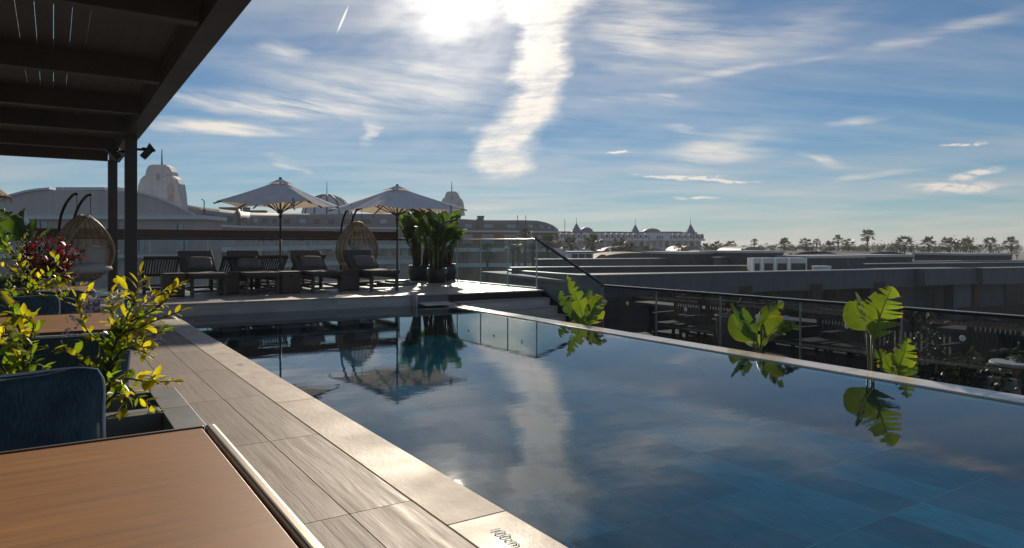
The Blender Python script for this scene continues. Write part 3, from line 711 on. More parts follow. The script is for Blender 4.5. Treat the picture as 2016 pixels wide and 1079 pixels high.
# ---- hanging egg chairs
def egg(loc, rz, lab):
    t = thing('egg_chair', lab, 'hanging chair', loc, rz, 'rattan hanging egg chairs')
    z0, z1 = .28, 1.56; RX = .52
    def rr(s): return RX*(math.sin(math.pi*(s**.80)))**.62 if 0 < s < 1 else 0.0
    op = R(58)   # half opening, facing local -y
    def pt(a, s): r = rr(s); return Vector((r*math.sin(a), -r*.86*math.cos(a), z0+(z1-z0)*s))
    def aopen(s): # half opening at this height
        return op*math.sqrt(max(0, 1-((s-.5)/.44)**2)) if abs(s-.5) < .44 else 0
    ribs = MB()
    for k in range(22):
        a = 2*math.pi*k/22; pth = []
        for i in range(25):
            s = .015+.97*i/24; ang = ((a+math.pi) % (2*math.pi))-math.pi
            if abs(ang) < aopen(s):
                if len(pth) > 1: ribs.tube(pth, .0085, 5)
                pth = []
            else: pth.append(pt(a, s))
        if len(pth) > 1: ribs.tube(pth, .0085, 5)
    ribs.build('basket_ribs', 'wicker_dark', t, smooth=True)
    wv = MB()
    for i in range(54):
        s = .03+.94*i/53; h = aopen(s); pth = []
        n = 30
        for k in range(n+1):
            a = h+(2*math.pi-2*h)*k/n; p = pt(a, s); wob = 1+.012*(1 if (k+i) % 2 else -1)
            pth.append(Vector((p.x*wob, p.y*wob, p.z)))
        wv.tube(pth, .0098, 4, False)
    wv.build('basket_weave', 'wicker', t, smooth=True)
    rim = []
    for i in range(33):
        s = .06+.88*i/32; rim.append((s, aopen(s)))
    loop = [pt(h, s) for s, h in rim]+[pt(-h, s) for s, h in reversed(rim)]
    MB().ring(loop, .017, 6).build('basket_rim', 'wicker', t, smooth=True)
    ci = Matrix.Translation((0, -.06, z0+.18))
    o = MB().lathe([(0,.16),(.30,.15),(.42,.11),(.44,.06),(.36,.0),(0,-.03)], 24).build('seat_cushion', 'white_fabric', t, smooth=True); o.matrix_local = ci
    for sx, rzz in ((-1, .45), (1, -.45)):
        cushion(.44, .42, .18, 'pillow', 'white_fabric', t, Matrix.Translation((sx*.20, .03, z0+.29)) @ Matrix.Rotation(rzz, 4, 'Z') @ Matrix.Rotation(R(-16), 4, 'X') @ Matrix.Rotation(R(sx*12), 4, 'Y'))
    for sx in (-1, 1):
        pth = [Vector((sx*.13, .50, .03)), Vector((sx*.13, .57, .5)), Vector((sx*.13, .58, 1.0)), Vector((sx*.13, .52, 1.45)), Vector((sx*.13, .36, 1.73)), Vector((sx*.13, .14, 1.90)), Vector((sx*.13, .0, 1.93))]
        # smooth it
        sm = []
        for i in range(len(pth)-1):
            p0, p1, p2, p3 = pth[max(0,i-1)], pth[i], pth[i+1], pth[min(len(pth)-1,i+2)]
            for q in range(4):
                u = q/4; sm.append(.5*((2*p1)+(-p0+p2)*u+(2*p0-5*p1+4*p2-p3)*u*u+(-p0+3*p1-3*p2+p3)*u**3))
        sm.append(pth[-1])
        MB().tube(sm, .026, 8).build('stand_tube', 'black_metal', t, smooth=True)
        ch = MB()
        for i in range(9):
            z = 1.90-i*.04; ch.ring([(sx*.13+(.008*math.cos(a) if i % 2 else 0), (0 if i % 2 else .008*math.cos(a)), z+.022*math.sin(a)) for a in [j*math.pi/3 for j in range(6)]], .0035, 4)
        ch.build('chain', 'chain', t)
    MB().lathe([(0,.03),(.5,.03),(.52,.0)], 24).build('base_plate', 'black_metal', t)
    return t
e1 = YP(165, 550, 15.4); egg((e1.x, e1.y, DZ), R(30), 'rattan hanging egg chair with white cushions left of the pergola post')
e2 = YP(703, 545, 16.3); egg((e2.x, e2.y, DZ), R(9), 'rattan hanging egg chair between the two parasols, turned to the left')

# ================================================================== foliage tools
leafmat('strelitzia', (.050,.10,.022), (.12,.22,.022), .35, .42, None, .06, .3, 3)
leafmat('strelitzia_edge', (.055,.11,.015), (.21,.31,.016), .35, .55, (.62,.30,.012), .06, .2, 5)
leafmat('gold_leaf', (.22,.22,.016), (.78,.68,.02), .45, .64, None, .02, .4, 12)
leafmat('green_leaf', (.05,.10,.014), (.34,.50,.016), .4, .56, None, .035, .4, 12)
leafmat('red_leaf', (.10,.010,.016), (.50,.02,.03), .4, .5, None, .05, .6, 25)
leafmat('palm_leaf', (.045,.062,.025), (.09,.11,.03), .5, .3, None, .02, .3, 1)
leafmat('tree_leaf', (.035,.05,.016), (.09,.11,.02), .5, .35, None, .03, .3, 1)
leafmat('shade_leaf', (.03,.06,.015), (.08,.14,.02), .4, .4, None, .06, .4, 6)
M('stalk', (.10,.12,.035), .5, var=.2, scale=20)
M('twig', (.055,.038,.022), .7, var=.3, scale=30)
M('trunk', (.10,.075,.055), .9, var=.35, scale=8, bump=.6, bscale=12, bdist=.05)
M('lilac', (.50,.40,.58), .7, var=.15, scale=30)
M('stem_brown', (.10,.07,.035), .7, var=.3, scale=12)

def banana_leaf(midrib, width, normal, seed, mat, parent, name='leaf', tears=5, fold=.25, skew=.16, rib='stalk', wind=0.0, rag=.015):
    """torn paddle leaf along a midrib polyline; widths in metres"""
    rnd = random.Random(seed); pts = [Vector(q) for q in midrib]
    sm = []
    for i in range(len(pts)-1):
        p0, p1, p2, p3 = pts[max(0,i-1)], pts[i], pts[i+1], pts[min(len(pts)-1,i+2)]
        for q in range(6):
            u = q/6; sm.append(.5*((2*p1)+(-p0+p2)*u+(2*p0-5*p1+4*p2-p3)*u*u+(-p0+3*p1-3*p2+p3)*u**3))
    sm.append(pts[-1]); n = len(sm)-1
    L = sum((sm[i+1]-sm[i]).length for i in range(n))
    def at(t):
        t = max(0, min(.9999, t))*n; i = int(t); return sm[i].lerp(sm[i+1], t-i)
    def tan(t): return (at(t+.04)-at(t-.04)).normalized()
    N0 = Vector(normal).normalized(); mb = MB()
    def wd(t): return width*.5*(math.sin(math.pi*min(1, max(0, (t*.97+.03)))**.75))**.78
    for sgn in (-1, 1):
        cuts = sorted([rnd.uniform(.12, .95) for _ in range(tears)]); cuts = [0]+cuts+[1]
        for a, c in zip(cuts, cuts[1:]):
            if c-a < .02: continue
            m = max(3, int((c-a)*30)); rows = []
            droop = fold+rnd.uniform(-.12, .22); gap = min(.055, (c-a)*.30) if tears else 0; sk = skew+rnd.uniform(-.03, .05); sh = rnd.uniform(.86, 1.0)
            for i in range(m+1):
                t = a+(c-a)*i/m; T = tan(t); S = T.cross(N0).normalized()*sgn; Nn = S.cross(T)*sgn
                if Nn.dot(N0) < 0: Nn = -Nn
                row = []
                for j in range(4):
                    f = j/3; tt = t+(gap*f**1.5*(1 if i == 0 and a > 0 else (-1 if i == m and c < 1 else 0)))
                    tt = min(1, tt+sk*f*(1-t)*.9); B = at(tt); w_ = wd(t)*sh*(1+rnd.uniform(-rag, rag)*(j == 3))
                    q = B+S*w_*f*math.cos(droop*f)-Nn*w_*f*math.sin(droop*f)*(1 if droop > 0 else .6)+Nn*wind*f*f*w_*math.sin(7*t+seed)
                    row.append((q, (f, t)))
                rows.append(row)
            base = len(mb.v)
            for row in rows:
                for q, uv in row: mb.uv[len(mb.v)] = uv; mb.v.append(q)
            for i in range(m):
                for j in range(3):
                    k = base+i*4+j; mb.f.append((k, k+1, k+5, k+4))
    o = mb.build(name, mat, parent, smooth=True, world=True)
    rb_ = MB().tube([at(i/8) for i in range(9)], [max(.0016, width*.022*(1-i/9)) for i in range(9)], 5)
    l = parent.location; rb_.v = [q-l for q in rb_.v]; rb_.build('midrib', rib, o, smooth=True)
    return o
def stalk(parent, pts, r0, r1, mat='stalk', name='stalk'):
    n = len(pts); MB().tube(pts, [r0+(r1-r0)*i/(n-1) for i in range(n)], 6).build(name, mat, parent, smooth=True, world=True)

# ---- three plants between overflow edge and lower balustrade
def to_cam(p): return (Vector((0, 0, EZ))-p).normalized()
def leafpx(root, px, X, wpx, seed, nrm=None, tears=5, fold=.2, mat='strelitzia_edge', dx=None, **k):
    """midrib given as image points; X (metres) may drift along it"""
    n = len(px); pts = [XP(a, c, X+(dx or 0)*i/(n-1)) for i, (a, c) in enumerate(px)]
    d = (pts[0]-Vector((0,0,EZ))).length; w_ = wpx/F*d
    nv = to_cam(pts[n//2]) if nrm is None else (to_cam(pts[n//2])+Vector(nrm)).normalized()
    return banana_leaf(pts, w_, nv, seed, mat, root, tears=tears, fold=fold, **k), pts
def pot_for(root, x, y, r, h, z, mat='pot_grey'):
    MB().lathe([(0,0),(r*.72,0),(r*.80,.02),(r,h-.03),(r*1.02,h),(r*.93,h),(r*.9,h-.06),(0,h-.07)], 24, (x,y,z)).build('pot', mat, root, smooth=True, world=True)

r1 = thing('strelitzia_plant', 'small sunlit strelitzia plant beside the foot of the stair', 'plant', XP(1148, 690, 7.3), group='torn-leaved plants beyond the overflow edge'); r1.location.z = -.73
base = Vector((r1.location.x, r1.location.y, -.45))
for i, (px, wp, nr, tr) in enumerate([([(1150,640),(1142,605),(1130,575),(1116,542)], 36, (.3,.6,0), 6), ([(1140,640),(1124,612),(1108,590),(1104,572)], 34, (-.4,.2,.2), 5), ([(1150,640),(1152,610),(1160,580),(1166,572)], 30, (.2,.5,.2), 5),
        ([(1152,642),(1166,612),(1180,592),(1194,600)], 34, (.2,0,.6), 4), ([(1152,642),(1168,622),(1172,600),(1174,578)], 40, (-.2,.3,0), 5), ([(1148,640),(1140,628),(1132,610),(1150,590)], 40, (0,.3,.3), 4)]):
    o, pts = leafpx(r1, px, 7.2+.12*(i % 3), wp, 11+i, nr, tr, .3, 'strelitzia_edge' if i in (0,3,4) else 'strelitzia'); stalk(r1, [base+Vector((random.uniform(-.05,.05),random.uniform(-.05,.05),0)), (base+pts[0])/2, pts[0]], .014, .008)
pot_for(r1, base.x, base.y, .2, .36, -.73)
r2 = thing('strelitzia_plant', 'spreading green strelitzia plant in the middle beyond the overflow edge', 'plant', XP(1492, 740, 7.3), group='torn-leaved plants beyond the overflow edge'); r2.location.z = -.73
base = Vector((r2.location.x, r2.location.y, -.45))
for i, (px, wp, nr, tr, mt) in enumerate([([(1490,672),(1472,645),(1455,615),(1439,595)], 36, (.9,.3,0), 2, 'strelitzia'), ([(1484,672),(1462,655),(1446,640),(1442,618)], 44, (0,.5,.2), 0, 'strelitzia_edge'), ([(1482,655),(1500,632),(1520,612),(1543,594)], 40, (0,.3,.1), 4, 'strelitzia_edge'),
        ([(1492,676),(1480,650),(1470,628),(1464,605)], 40, (.5,.2,.3), 4, 'strelitzia'), ([(1497,680),(1512,645),(1538,628),(1578,650)], 44, (.2,0,1.0), 7, 'strelitzia'), ([(1496,684),(1490,672),(1476,672),(1462,668)], 30, (0,0,-.3), 1, 'strelitzia_edge'), ([(1500,684),(1520,652),(1540,640),(1556,652)], 44, (.4,0,.3), 5, 'strelitzia_edge')]):
    o, pts = leafpx(r2, px, 7.15+.1*(i % 3), wp, 31+i, nr, tr, .3, mt); stalk(r2, [base+Vector((random.uniform(-.05,.05),random.uniform(-.05,.05),0)), (base*.4+pts[0]*.6), pts[0]], .013, .007, 'stem_brown')
pot_for(r2, base.x, base.y, .2, .36, -.73)
r3 = thing('strelitzia_plant', 'tall backlit yellow-green strelitzia with two upright leaves', 'plant', XP(1714, 800, 7.1), group='torn-leaved plants beyond the overflow edge'); r3.location.z = -.73
base = Vector((r3.location.x, r3.location.y, -.45))
for i, (px, wp, nr, tr, mt, X) in enumerate([([(1720,668),(1729,634),(1741,600),(1757,564)], 74, (.1,0,0), 9, 'strelitzia_edge', 6.95), ([(1716,655),(1702,632),(1688,606),(1686,590)], 66, (-.1,.2,.1), 1, 'strelitzia_edge', 7.15), ([(1706,640),(1700,608),(1694,588),(1684,574)], 22, (1.2,.3,.1), 0, 'strelitzia', 7.1)]):
    o, pts = leafpx(r3, px, X, wp, 51+i, nr, tr, .16, mt, rag=.02); stalk(r3, [base+Vector((random.uniform(-.03,.03),random.uniform(-.03,.03),0)), (base*.5+pts[0]*.5), pts[0]], .014, .009)
pot_for(r3, base.x, base.y, .2, .36, -.73)
r4 = thing('strelitzia_plant', 'low torn-leaved plant at the right foot of the tall backlit strelitzia', 'plant', XP(1768, 810, 7.1), group='torn-leaved plants beyond the overflow edge'); r4.location.z = -.73
base = Vector((r4.location.x, r4.location.y, -.5))
for i, (px, wp, nr, tr, mt) in enumerate([([(1768,740),(1773,714),(1782,690),(1786,664)], 44, (0,.2,.1), 5, 'strelitzia_edge'), ([(1758,742),(1748,718),(1738,700),(1722,688)], 36, (.1,.1,.4), 6, 'strelitzia_edge'), ([(1762,742),(1764,722),(1768,708),(1772,700)], 40, (.1,0,.2), 3, 'strelitzia_edge'), ([(1772,744),(1786,728),(1794,718),(1800,706)], 30, (-.2,.2,.1), 3, 'strelitzia')]):
    o, pts = leafpx(r4, px, 7.0+.08*i, wp, 71+i, nr, tr, .2, mt); stalk(r4, [base, (base*.4+pts[0]*.6), pts[0]], .011, .007)
pot_for(r4, base.x, base.y, .18, .3, -.73)

# ---- tall potted strelitzia on the sun deck
def tall_strelitzia(loc, lab, n, hmax, spread, seed, potr=.3, poth=.42, lean=(0,0)):
    rnd = random.Random(seed)
    t = thing('potted_strelitzia', lab, 'potted plant', loc, 0, 'tall potted plants by the balustrade')
    L = Vector(loc)
    MB().lathe([(0,0),(potr*.78,0),(potr*.86,.02),(potr,poth*.6),(potr*.97,poth),(potr*.88,poth),(potr*.85,poth-.05),(0,poth-.06)], 28).build('pot', 'pot_dark', t, smooth=True)
    MB().lathe([(0,poth-.03),(potr*.84,poth-.045)], 20).build('soil', 'soil', t)
    for i in range(n):
        a = rnd.uniform(0, 2*math.pi); r_ = rnd.uniform(.02, potr*.7); h = rnd.uniform(.38, 1.0)*hmax*.92*(.75+.25*rnd.random())
        b0 = L+Vector((math.cos(a)*r_, math.sin(a)*r_, poth-.05)); out = Vector((math.cos(a), math.sin(a), 0)); sp = spread*rnd.uniform(.25, 1)*(.4+.6*h/hmax)
        tip = b0+out*sp*.5+Vector((lean[0], lean[1], h*.62)); 
        stalk(t, [b0, b0.lerp(tip, .5)+out*-.02, tip], .019, .011, 'stem_brown' if i % 3 else 'stalk')
        ll = rnd.uniform(.50, .76); dr = rnd.uniform(.05, .55)
        m1 = tip+Vector((0,0,ll*.45))+out*ll*.15; m2 = m1+Vector((0,0,ll*(.42-dr*.6)))+out*ll*(.2+dr*.5)
        nv = (out*.5*rnd.choice((-1, 1))+Vector((rnd.uniform(-1,1), rnd.uniform(-1,1), .35))).normalized()
        banana_leaf([tip, tip.lerp(m1,.5)+Vector((0,0,.02)), m1, m2], rnd.uniform(.26,.40), nv, seed*100+i, 'strelitzia', t, tears=rnd.randint(1, 5), fold=.3, rib='stalk')
    return t
q = G(828, 552, DZ); tall_strelitzia((q.x, q.y, DZ), 'tall leafy plant in a dark pot under the parasol edge', 46, 2.3, .62, 3, .33, .42)
q = G(860, 557, DZ); tall_strelitzia((q.x, q.y, DZ), 'tall leafy plant in a dark pot in front of the deck corner', 34, 2.2, .5, 5, .26, .38)
q = G(878, 553, DZ)+Vector((.1,.2,0)); tall_strelitzia((q.x, q.y, DZ), 'leafy plant in a dark pot against the corner of the balustrade', 30, 2.25, .55, 8, .28, .46)

# ================================================================== lower level, ground and sea
M('ground', (.09,.085,.07), .9, var=.3, scale=.2)
def seamat():
    m, b, p = principled('sea'); p.inputs['Base Color'].default_value = (.06,.11,.14,1); p.inputs['Roughness'].default_value = .35
    pos = b.node('ShaderNodeNewGeometry').outputs['Position']; bn = b.node('ShaderNodeBump'); bn.inputs['Strength'].default_value = 1; bn.inputs['Distance'].default_value = 1.2
    b.put(bn.inputs['Height'], b.noise(pos, .08, 4, .6)); b.put(p.inputs['Normal'], bn.outputs[0])
seamat()
structure(MB().add([(-900,-300,-10),(1500,-300,-10),(1500,420,-10),(-900,420,-10)], [(0,1,2,3)]).build('ground', 'ground'))
structure(MB().add([(-9000,-9000,-12),(9000,-9000,-12),(9000,9000,-12),(-9000,9000,-12)], [(0,1,2,3)]).build('sea', 'sea'))

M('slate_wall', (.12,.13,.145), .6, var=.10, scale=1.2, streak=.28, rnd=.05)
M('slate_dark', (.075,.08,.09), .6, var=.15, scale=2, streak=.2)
M('brown_wall', (.10,.082,.074), .65, var=.15, scale=2)
M('cap_metal', (.50,.49,.46), .45, metal=.4, var=.1, scale=1)
M('roof_membrane', (.20,.20,.20), .8, var=.15, scale=1)
M('brown_slat', (.085,.06,.05), .6, var=.15, scale=3)
M('door_wood', (.17,.085,.042), .6, var=.15, scale=3)
M('white_frame', (.7,.7,.7), .6, var=.08, scale=2)
M('window_dark', (.03,.04,.05), .15, var=.1, spec=.6)
M('mauve_wall', (.50,.435,.42), .8, var=.08, scale=.3, streak=.12)
M('mauve_wall2', (.42,.35,.33), .8, var=.10, scale=.3, streak=.12)
M('roof_edge', (.55,.6,.64), .6, var=.06)
M('roof_grey', (.15,.15,.158), .6, var=.10, scale=.5, streak=.2)
M('roof_grey2', (.13,.13,.14), .6, var=.10, scale=.5, streak=.2)
M('window_blue', (.07,.10,.12), .12, var=.15, scale=.6, spec=.6)
M('barrel_grey', (.075,.075,.08), .75, var=.12, scale=.5, spec=.2)
M('window_pale', (.30,.36,.38), .2, var=.15, scale=.6)
M('tower_pale', (.58,.58,.58), .7, var=.08, scale=.3, streak=.15)
M('brick_red', (.26,.14,.11), .8, var=.15, scale=.6)
M('dome_blue', (.5,.55,.6), .35, var=.06)
M('rib_brown', (.07,.05,.045), .6)
M('palace_wall', (.66,.62,.58), .8, var=.10, scale=.3, streak=.1)
M('palace_white', (.75,.73,.70), .8, var=.08, scale=.3)
M('palace_red', (.36,.11,.075), .8, var=.15, scale=.5)
M('palace_slate', (.17,.19,.22), .6, var=.12, scale=.5)
M('balcony_pale', (.55,.62,.66), .5, var=.1)

class Fr:
    """local frame on a facade: a along the front, b away from the viewer, z up (world)"""
    def __init__(s, p0, p1):
        s.o = Vector((p0.x, p0.y, 0)); e = Vector((p1.x-p0.x, p1.y-p0.y, 0)); s.L = e.length; s.e = e.normalized(); s.n = Vector((-s.e.y, s.e.x, 0))
        if s.n.dot(Vector((sT, cT, 0))) < 0: s.n = -s.n
    def pt(s, a, b_, z): return s.o+s.e*a+s.n*b_+Vector((0,0,z))
    def box(s, mb, a0, a1, b0, b1, z0, z1):
        return mb.hexa([s.pt(a0,b0,z0),s.pt(a1,b0,z0),s.pt(a1,b1,z0),s.pt(a0,b1,z0),s.pt(a0,b0,z1),s.pt(a1,b0,z1),s.pt(a1,b1,z1),s.pt(a0,b1,z1)])
    def part(s, root, name, mat, *a, bevel=0):
        mb = MB(); s.box(mb, *a); return mb.build(name, mat, root, world=True, bevel=bevel)
    def apx(s, px, b_=0):
        """position along the front seen in image column px, at offset b_"""
        t = (px-CX)/F; k = Vector((sT+t*cT, cT-t*sT, 0)); o = s.o+s.n*b_
        den = k.x*s.e.y-k.y*s.e.x; lam = (o.x*s.e.y-o.y*s.e.x)/den; q = k*lam-o; return q.dot(s.e)
    def zpx(s, px, py, b_=0):
        q = s.pt(s.apx(px, b_), b_, 0); d = q.x*sT+q.y*cT; return EZ+(CY-py)/F*d
def block(name, lab, cat, p0, p1, depth, ztop, zbot, wall='slate_wall', cap=.10, group=None, over=.12):
    t = thing(name, lab, cat, (p0.x, p0.y, zbot), 0, group); f = Fr(p0, p1)
    f.part(t, 'wall', wall, 0, f.L, 0, depth, zbot, ztop-cap)
    f.part(t, 'roof_edge', 'cap_metal', -over, f.L+over, -over, depth+over, ztop-cap*.55, ztop)
    f.part(t, 'roof_trim', 'slate_dark', -over*.5, f.L+over*.5, -over*.5, depth+over*.5, ztop-cap, ztop-cap*.55-.003)
    return t, f

# ---- the long dark hotel wing opposite (B1)
zt = -.30; d0 = (EZ-zt)*F/(541-CY); d1 = (EZ-zt)*F/(527-CY)
pA, pB = P(1143, 541, d0), P(1870, 527, d1)
zf = zt-1.12
t1 = thing('hotel_wing', 'long low dark grey hotel wing with recessed rooms opposite the pool', 'building', (pA.x, pA.y, -10)); f1 = Fr(pA, pB)
f1.part(t1, 'parapet', 'slate_wall', 0, f1.L, 0, .35, zf, zt-.06)
f1.part(t1, 'parapet_cap', 'cap_metal', -.08, f1.L+.08, -.08, .45, zt-.055, zt)
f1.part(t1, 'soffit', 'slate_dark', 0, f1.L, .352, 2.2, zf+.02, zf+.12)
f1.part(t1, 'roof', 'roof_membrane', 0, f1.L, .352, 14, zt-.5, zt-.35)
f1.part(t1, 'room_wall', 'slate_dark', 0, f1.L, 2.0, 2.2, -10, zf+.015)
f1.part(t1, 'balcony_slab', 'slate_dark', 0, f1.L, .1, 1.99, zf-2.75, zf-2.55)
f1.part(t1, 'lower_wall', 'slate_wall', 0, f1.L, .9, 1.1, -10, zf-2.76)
for k in range(1, int(f1.L/2.4)): f1.part(t1, 'panel_joint', 'slate_dark', k*2.4-.012, k*2.4+.012, -.004, -.001, zf+.02, zt-.08)
a = 1.0; k = 0
while a < f1.L-2:
    f1.part(t1, 'room_door', 'door_wood', a+2.6, a+3.1, 1.93, 1.99, zf-2.5, zf-.1)
    w_ = f1.part(t1, 'window', 'window_dark', a+.4, a+2.4, 1.95, 1.99, zf-2.4, zf-.15)
    for q in range(5): f1.part(t1, 'screen_slat', 'brown_slat', a+3.7+q*.16, a+3.80+q*.16, -.14, -.02, zf-2.55, zf+.34)
    a += 5.0
sl_ = MB(); a = .1
while a < f1.L: f1.box(sl_, a, a+.05, .04, .08, zf-3.4, zf-1.45); a += .13
o = sl_.build('balcony_slats', 'brown_slat', t1, world=True); o['kind'] = 'stuff'
# left return running away from the corner
pC = P(1000, 531, (EZ-zt)*F/(531-CY)+6)
f1b = Fr(pA, pC)
mbx = MB().hexa([pA+Vector((0,0,zf-zt)), pA+Vector((.3,.3,zf-zt)), pC+Vector((.3,.3,zf-zt)), pC+Vector((0,0,zf-zt)), pA+Vector((0,0,-.06)), pA+Vector((.3,.3,-.06)), pC+Vector((.3,.3,-.06)), pC+Vector((0,0,-.06))])
mbx.build('side_parapet', 'slate_wall', t1, world=True)
mbx = MB().hexa([pA+Vector((-.05,-.05,-.055)), pA+Vector((.35,.35,-.055)), pC+Vector((.35,.35,-.055)), pC+Vector((-.05,-.05,-.055)), pA+Vector((-.05,-.05,0)), pA+Vector((.35,.35,0)), pC+Vector((.35,.35,0)), pC+Vector((-.05,-.05,0))])
mbx.build('side_cap', 'cap_metal', t1, world=True)
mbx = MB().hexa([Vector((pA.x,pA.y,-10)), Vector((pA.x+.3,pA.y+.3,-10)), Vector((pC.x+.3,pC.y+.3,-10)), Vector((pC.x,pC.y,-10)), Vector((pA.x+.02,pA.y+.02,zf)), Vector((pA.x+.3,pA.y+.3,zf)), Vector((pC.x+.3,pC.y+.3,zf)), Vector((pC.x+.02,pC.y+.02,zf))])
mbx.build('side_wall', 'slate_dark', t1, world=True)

# ---- second wing at the right edge
zt2 = -.25
q0, q1 = P(1935, 527, 43.5), P(2090, 525, 46)
t2 = thing('hotel_wing', 'dark grey hotel wing with balconies at the right edge', 'building', (q0.x, q0.y, -10)); f2 = Fr(q0, q1)
z2t, z2b = EZ-(527-CY)/F*43.5, EZ-(560-CY)/F*43.5
f2.part(t2, 'parapet', 'slate_wall', 0, f2.L, 0, .4, z2b, z2t-.06); f2.part(t2, 'parapet_cap', 'cap_metal', -.1, f2.L+.1, -.1, .5, z2t-.055, z2t)
f2.part(t2, 'soffit', 'slate_dark', 0, f2.L, .402, 2.4, z2b+.02, z2b+.1); f2.part(t2, 'room_wall', 'slate_wall', .3, f2.L, 2.2, 2.4, -10, z2b+.015)
f2.part(t2, 'roof', 'roof_membrane', -2, f2.L, .402, 16, z2t-.5, z2t-.3)
f2.part(t2, 'link_wall', 'slate_wall', -7, -1.21, 2.0, 2.6, -10, z2t-.2)
f2.part(t2, 'side_parapet', 'slate_wall', -4.5, -.003, .30, .9, z2b, z2t-.03)
f2.part(t2, 'pier', 'slate_wall', -1.2, .3, 1.0, 2.6, -10, z2t-.05)
for a_ in (1.0, 6.0, 11.0):
    f2.part(t2, 'room_door', 'door_wood', a_+1.1, a_+1.6, 2.12, 2.19, z2b-2.5, z2b-.1); f2.part(t2, 'window', 'window_dark', a_-.9, a_+.9, 2.14, 2.19, z2b-2.4, z2b-.1)
sl_ = MB(); a = -2.2
while a < f2.L: f2.box(sl_, a, a+.055, -.05, 0, z2b-4.2, z2b-1.35); a += .13
o = sl_.build('balcony_slats', 'brown_slat', t2, world=True); o['kind'] = 'stuff'
f2.part(t2, 'balcony_slab', 'slate_dark', -2.2, f2.L, 0.02, 2.19, z2b-2.75, z2b-2.55)

# ---- roofs beyond: parapets, stair boxes, plant screens (image column ranges on roofs behind)
def roofbox(name, lab, cat, x0, x1, ytop, ybot, d, depth, wall='slate_dark', cap=.14, slant=0, group='rooftop structures of the hotel', ytop1=None):
    p0 = P(x0, ytop, d); p1 = P(x1, ytop if ytop1 is None else ytop1, d+slant)
    return block(name, lab, cat, p0, p1, depth, p0.z, P(x0, ybot, d).z, wall, cap, group)
roofbox('roof_terrace_wall', 'brown roof terrace wall behind the nearest parapet', 'wall', 1010, 1483, 526, 548, 44, .4, 'brown_wall', .10, 4)
roofbox('roof_terrace_wall', 'grey upper roof wall left of the first stair box', 'wall', 1060, 1345, 510, 532, 52, .5, 'slate_wall', .12, 4)
tt, ff = roofbox('plant_screen', 'pale framed rooftop screen left on the upper roof', 'screen', 1120, 1168, 495, 510, 60, 2.5, 'white_frame', .1, 0, 'pale rooftop screens')
for i in range(3): ff.part(tt, 'dark_panel', 'window_dark', .25+i*.6, .75+i*.6, -.03, -.005, ff.zpx(1140, 508), ff.zpx(1140, 500))
for lab, x0, x1, yt, yb, d in [('dark stair box standing left of the pale screens', 1338, 1419, 496, 530, 54), ('dark stair box directly behind the pale screens', 1468, 1541, 494, 530, 52), ('long flat roofed dark penthouse right of the pale screens', 1588, 1700, 504, 536, 50), ('small dark penthouse right of the long flat one', 1703, 1796, 502, 530, 55), ('dark stair box near the right edge', 1902, 1990, 499, 525, 58)]:
    tt, ff = roofbox('rooftop_house', lab, 'building', x0, x1, yt, yb, d, 5, 'slate_dark', .3, 1.5)
    for fr_ in (.28, .72): ff.part(tt, 'window', 'window_blue', ff.L*fr_-.12, ff.L*fr_+.12, -.03, -.004, ff.zpx((x0+x1)/2, yb-4), ff.zpx((x0+x1)/2, yt+9))
roofbox('roof_terrace_wall', 'plain grey roof wall between two stair boxes', 'wall', 1416, 1470, 506, 530, 53, .5, 'slate_wall', .1, 2)
roofbox('roof_terrace_wall', 'low dark roof wall running to the right edge', 'wall', 1695, 2060, 519, 540, 52, .5, 'slate_dark', .1, 6)
roofbox('roof_terrace_wall', 'grey roof wall below the far stair box', 'wall', 1795, 2080, 514, 530, 56, .5, 'slate_wall', .12, 5)
for i, (x0, x1) in enumerate([(1483, 1499), (1502, 1525), (1528, 1552), (1555, 1589)]):
    tt = thing('plant_screen', ['narrow pale framed rooftop screen, leftmost of the row of four', 'pale framed rooftop screen, second of the row of four', 'pale framed rooftop screen, third of the row of four', 'wide pale framed rooftop screen at the right end of the row'][i], 'screen', P(x0, 535, 46), group='pale rooftop screens')
    ff = Fr(P(x0, 520, 46), P(x1, 520, 46)); zt_, zb_ = P(x0, 508, 46).z, P(x0, 540, 46).z
    ff.part(tt, 'head', 'white_frame', 0, ff.L, 0, 1.2, zt_-.35, zt_); ff.part(tt, 'jamb', 'white_frame', 0, .09, 0, 1.2, zb_, zt_-.352); ff.part(tt, 'jamb', 'white_frame', ff.L-.09, ff.L, 0, 1.2, zb_, zt_-.352)
    ff.part(tt, 'panel', 'window_dark', .095, ff.L-.095, .1, .2, zb_, zt_-.355)
tt = thing('roof_unit', 'small white ridged box on the roof edge', 'roof unit', P(1608, 533, 45)); ff = Fr(P(1608, 530, 45), P(1638, 530, 45))
ff.part(tt, 'body', 'white_frame', .04, ff.L-.04, .04, .8, P(1608,536,45).z, P(1608,526.5,45).z); ff.part(tt, 'lid', 'white_frame', 0, ff.L, 0, .84, P(1608,526.3,45).z, P(1608,524,45).z)
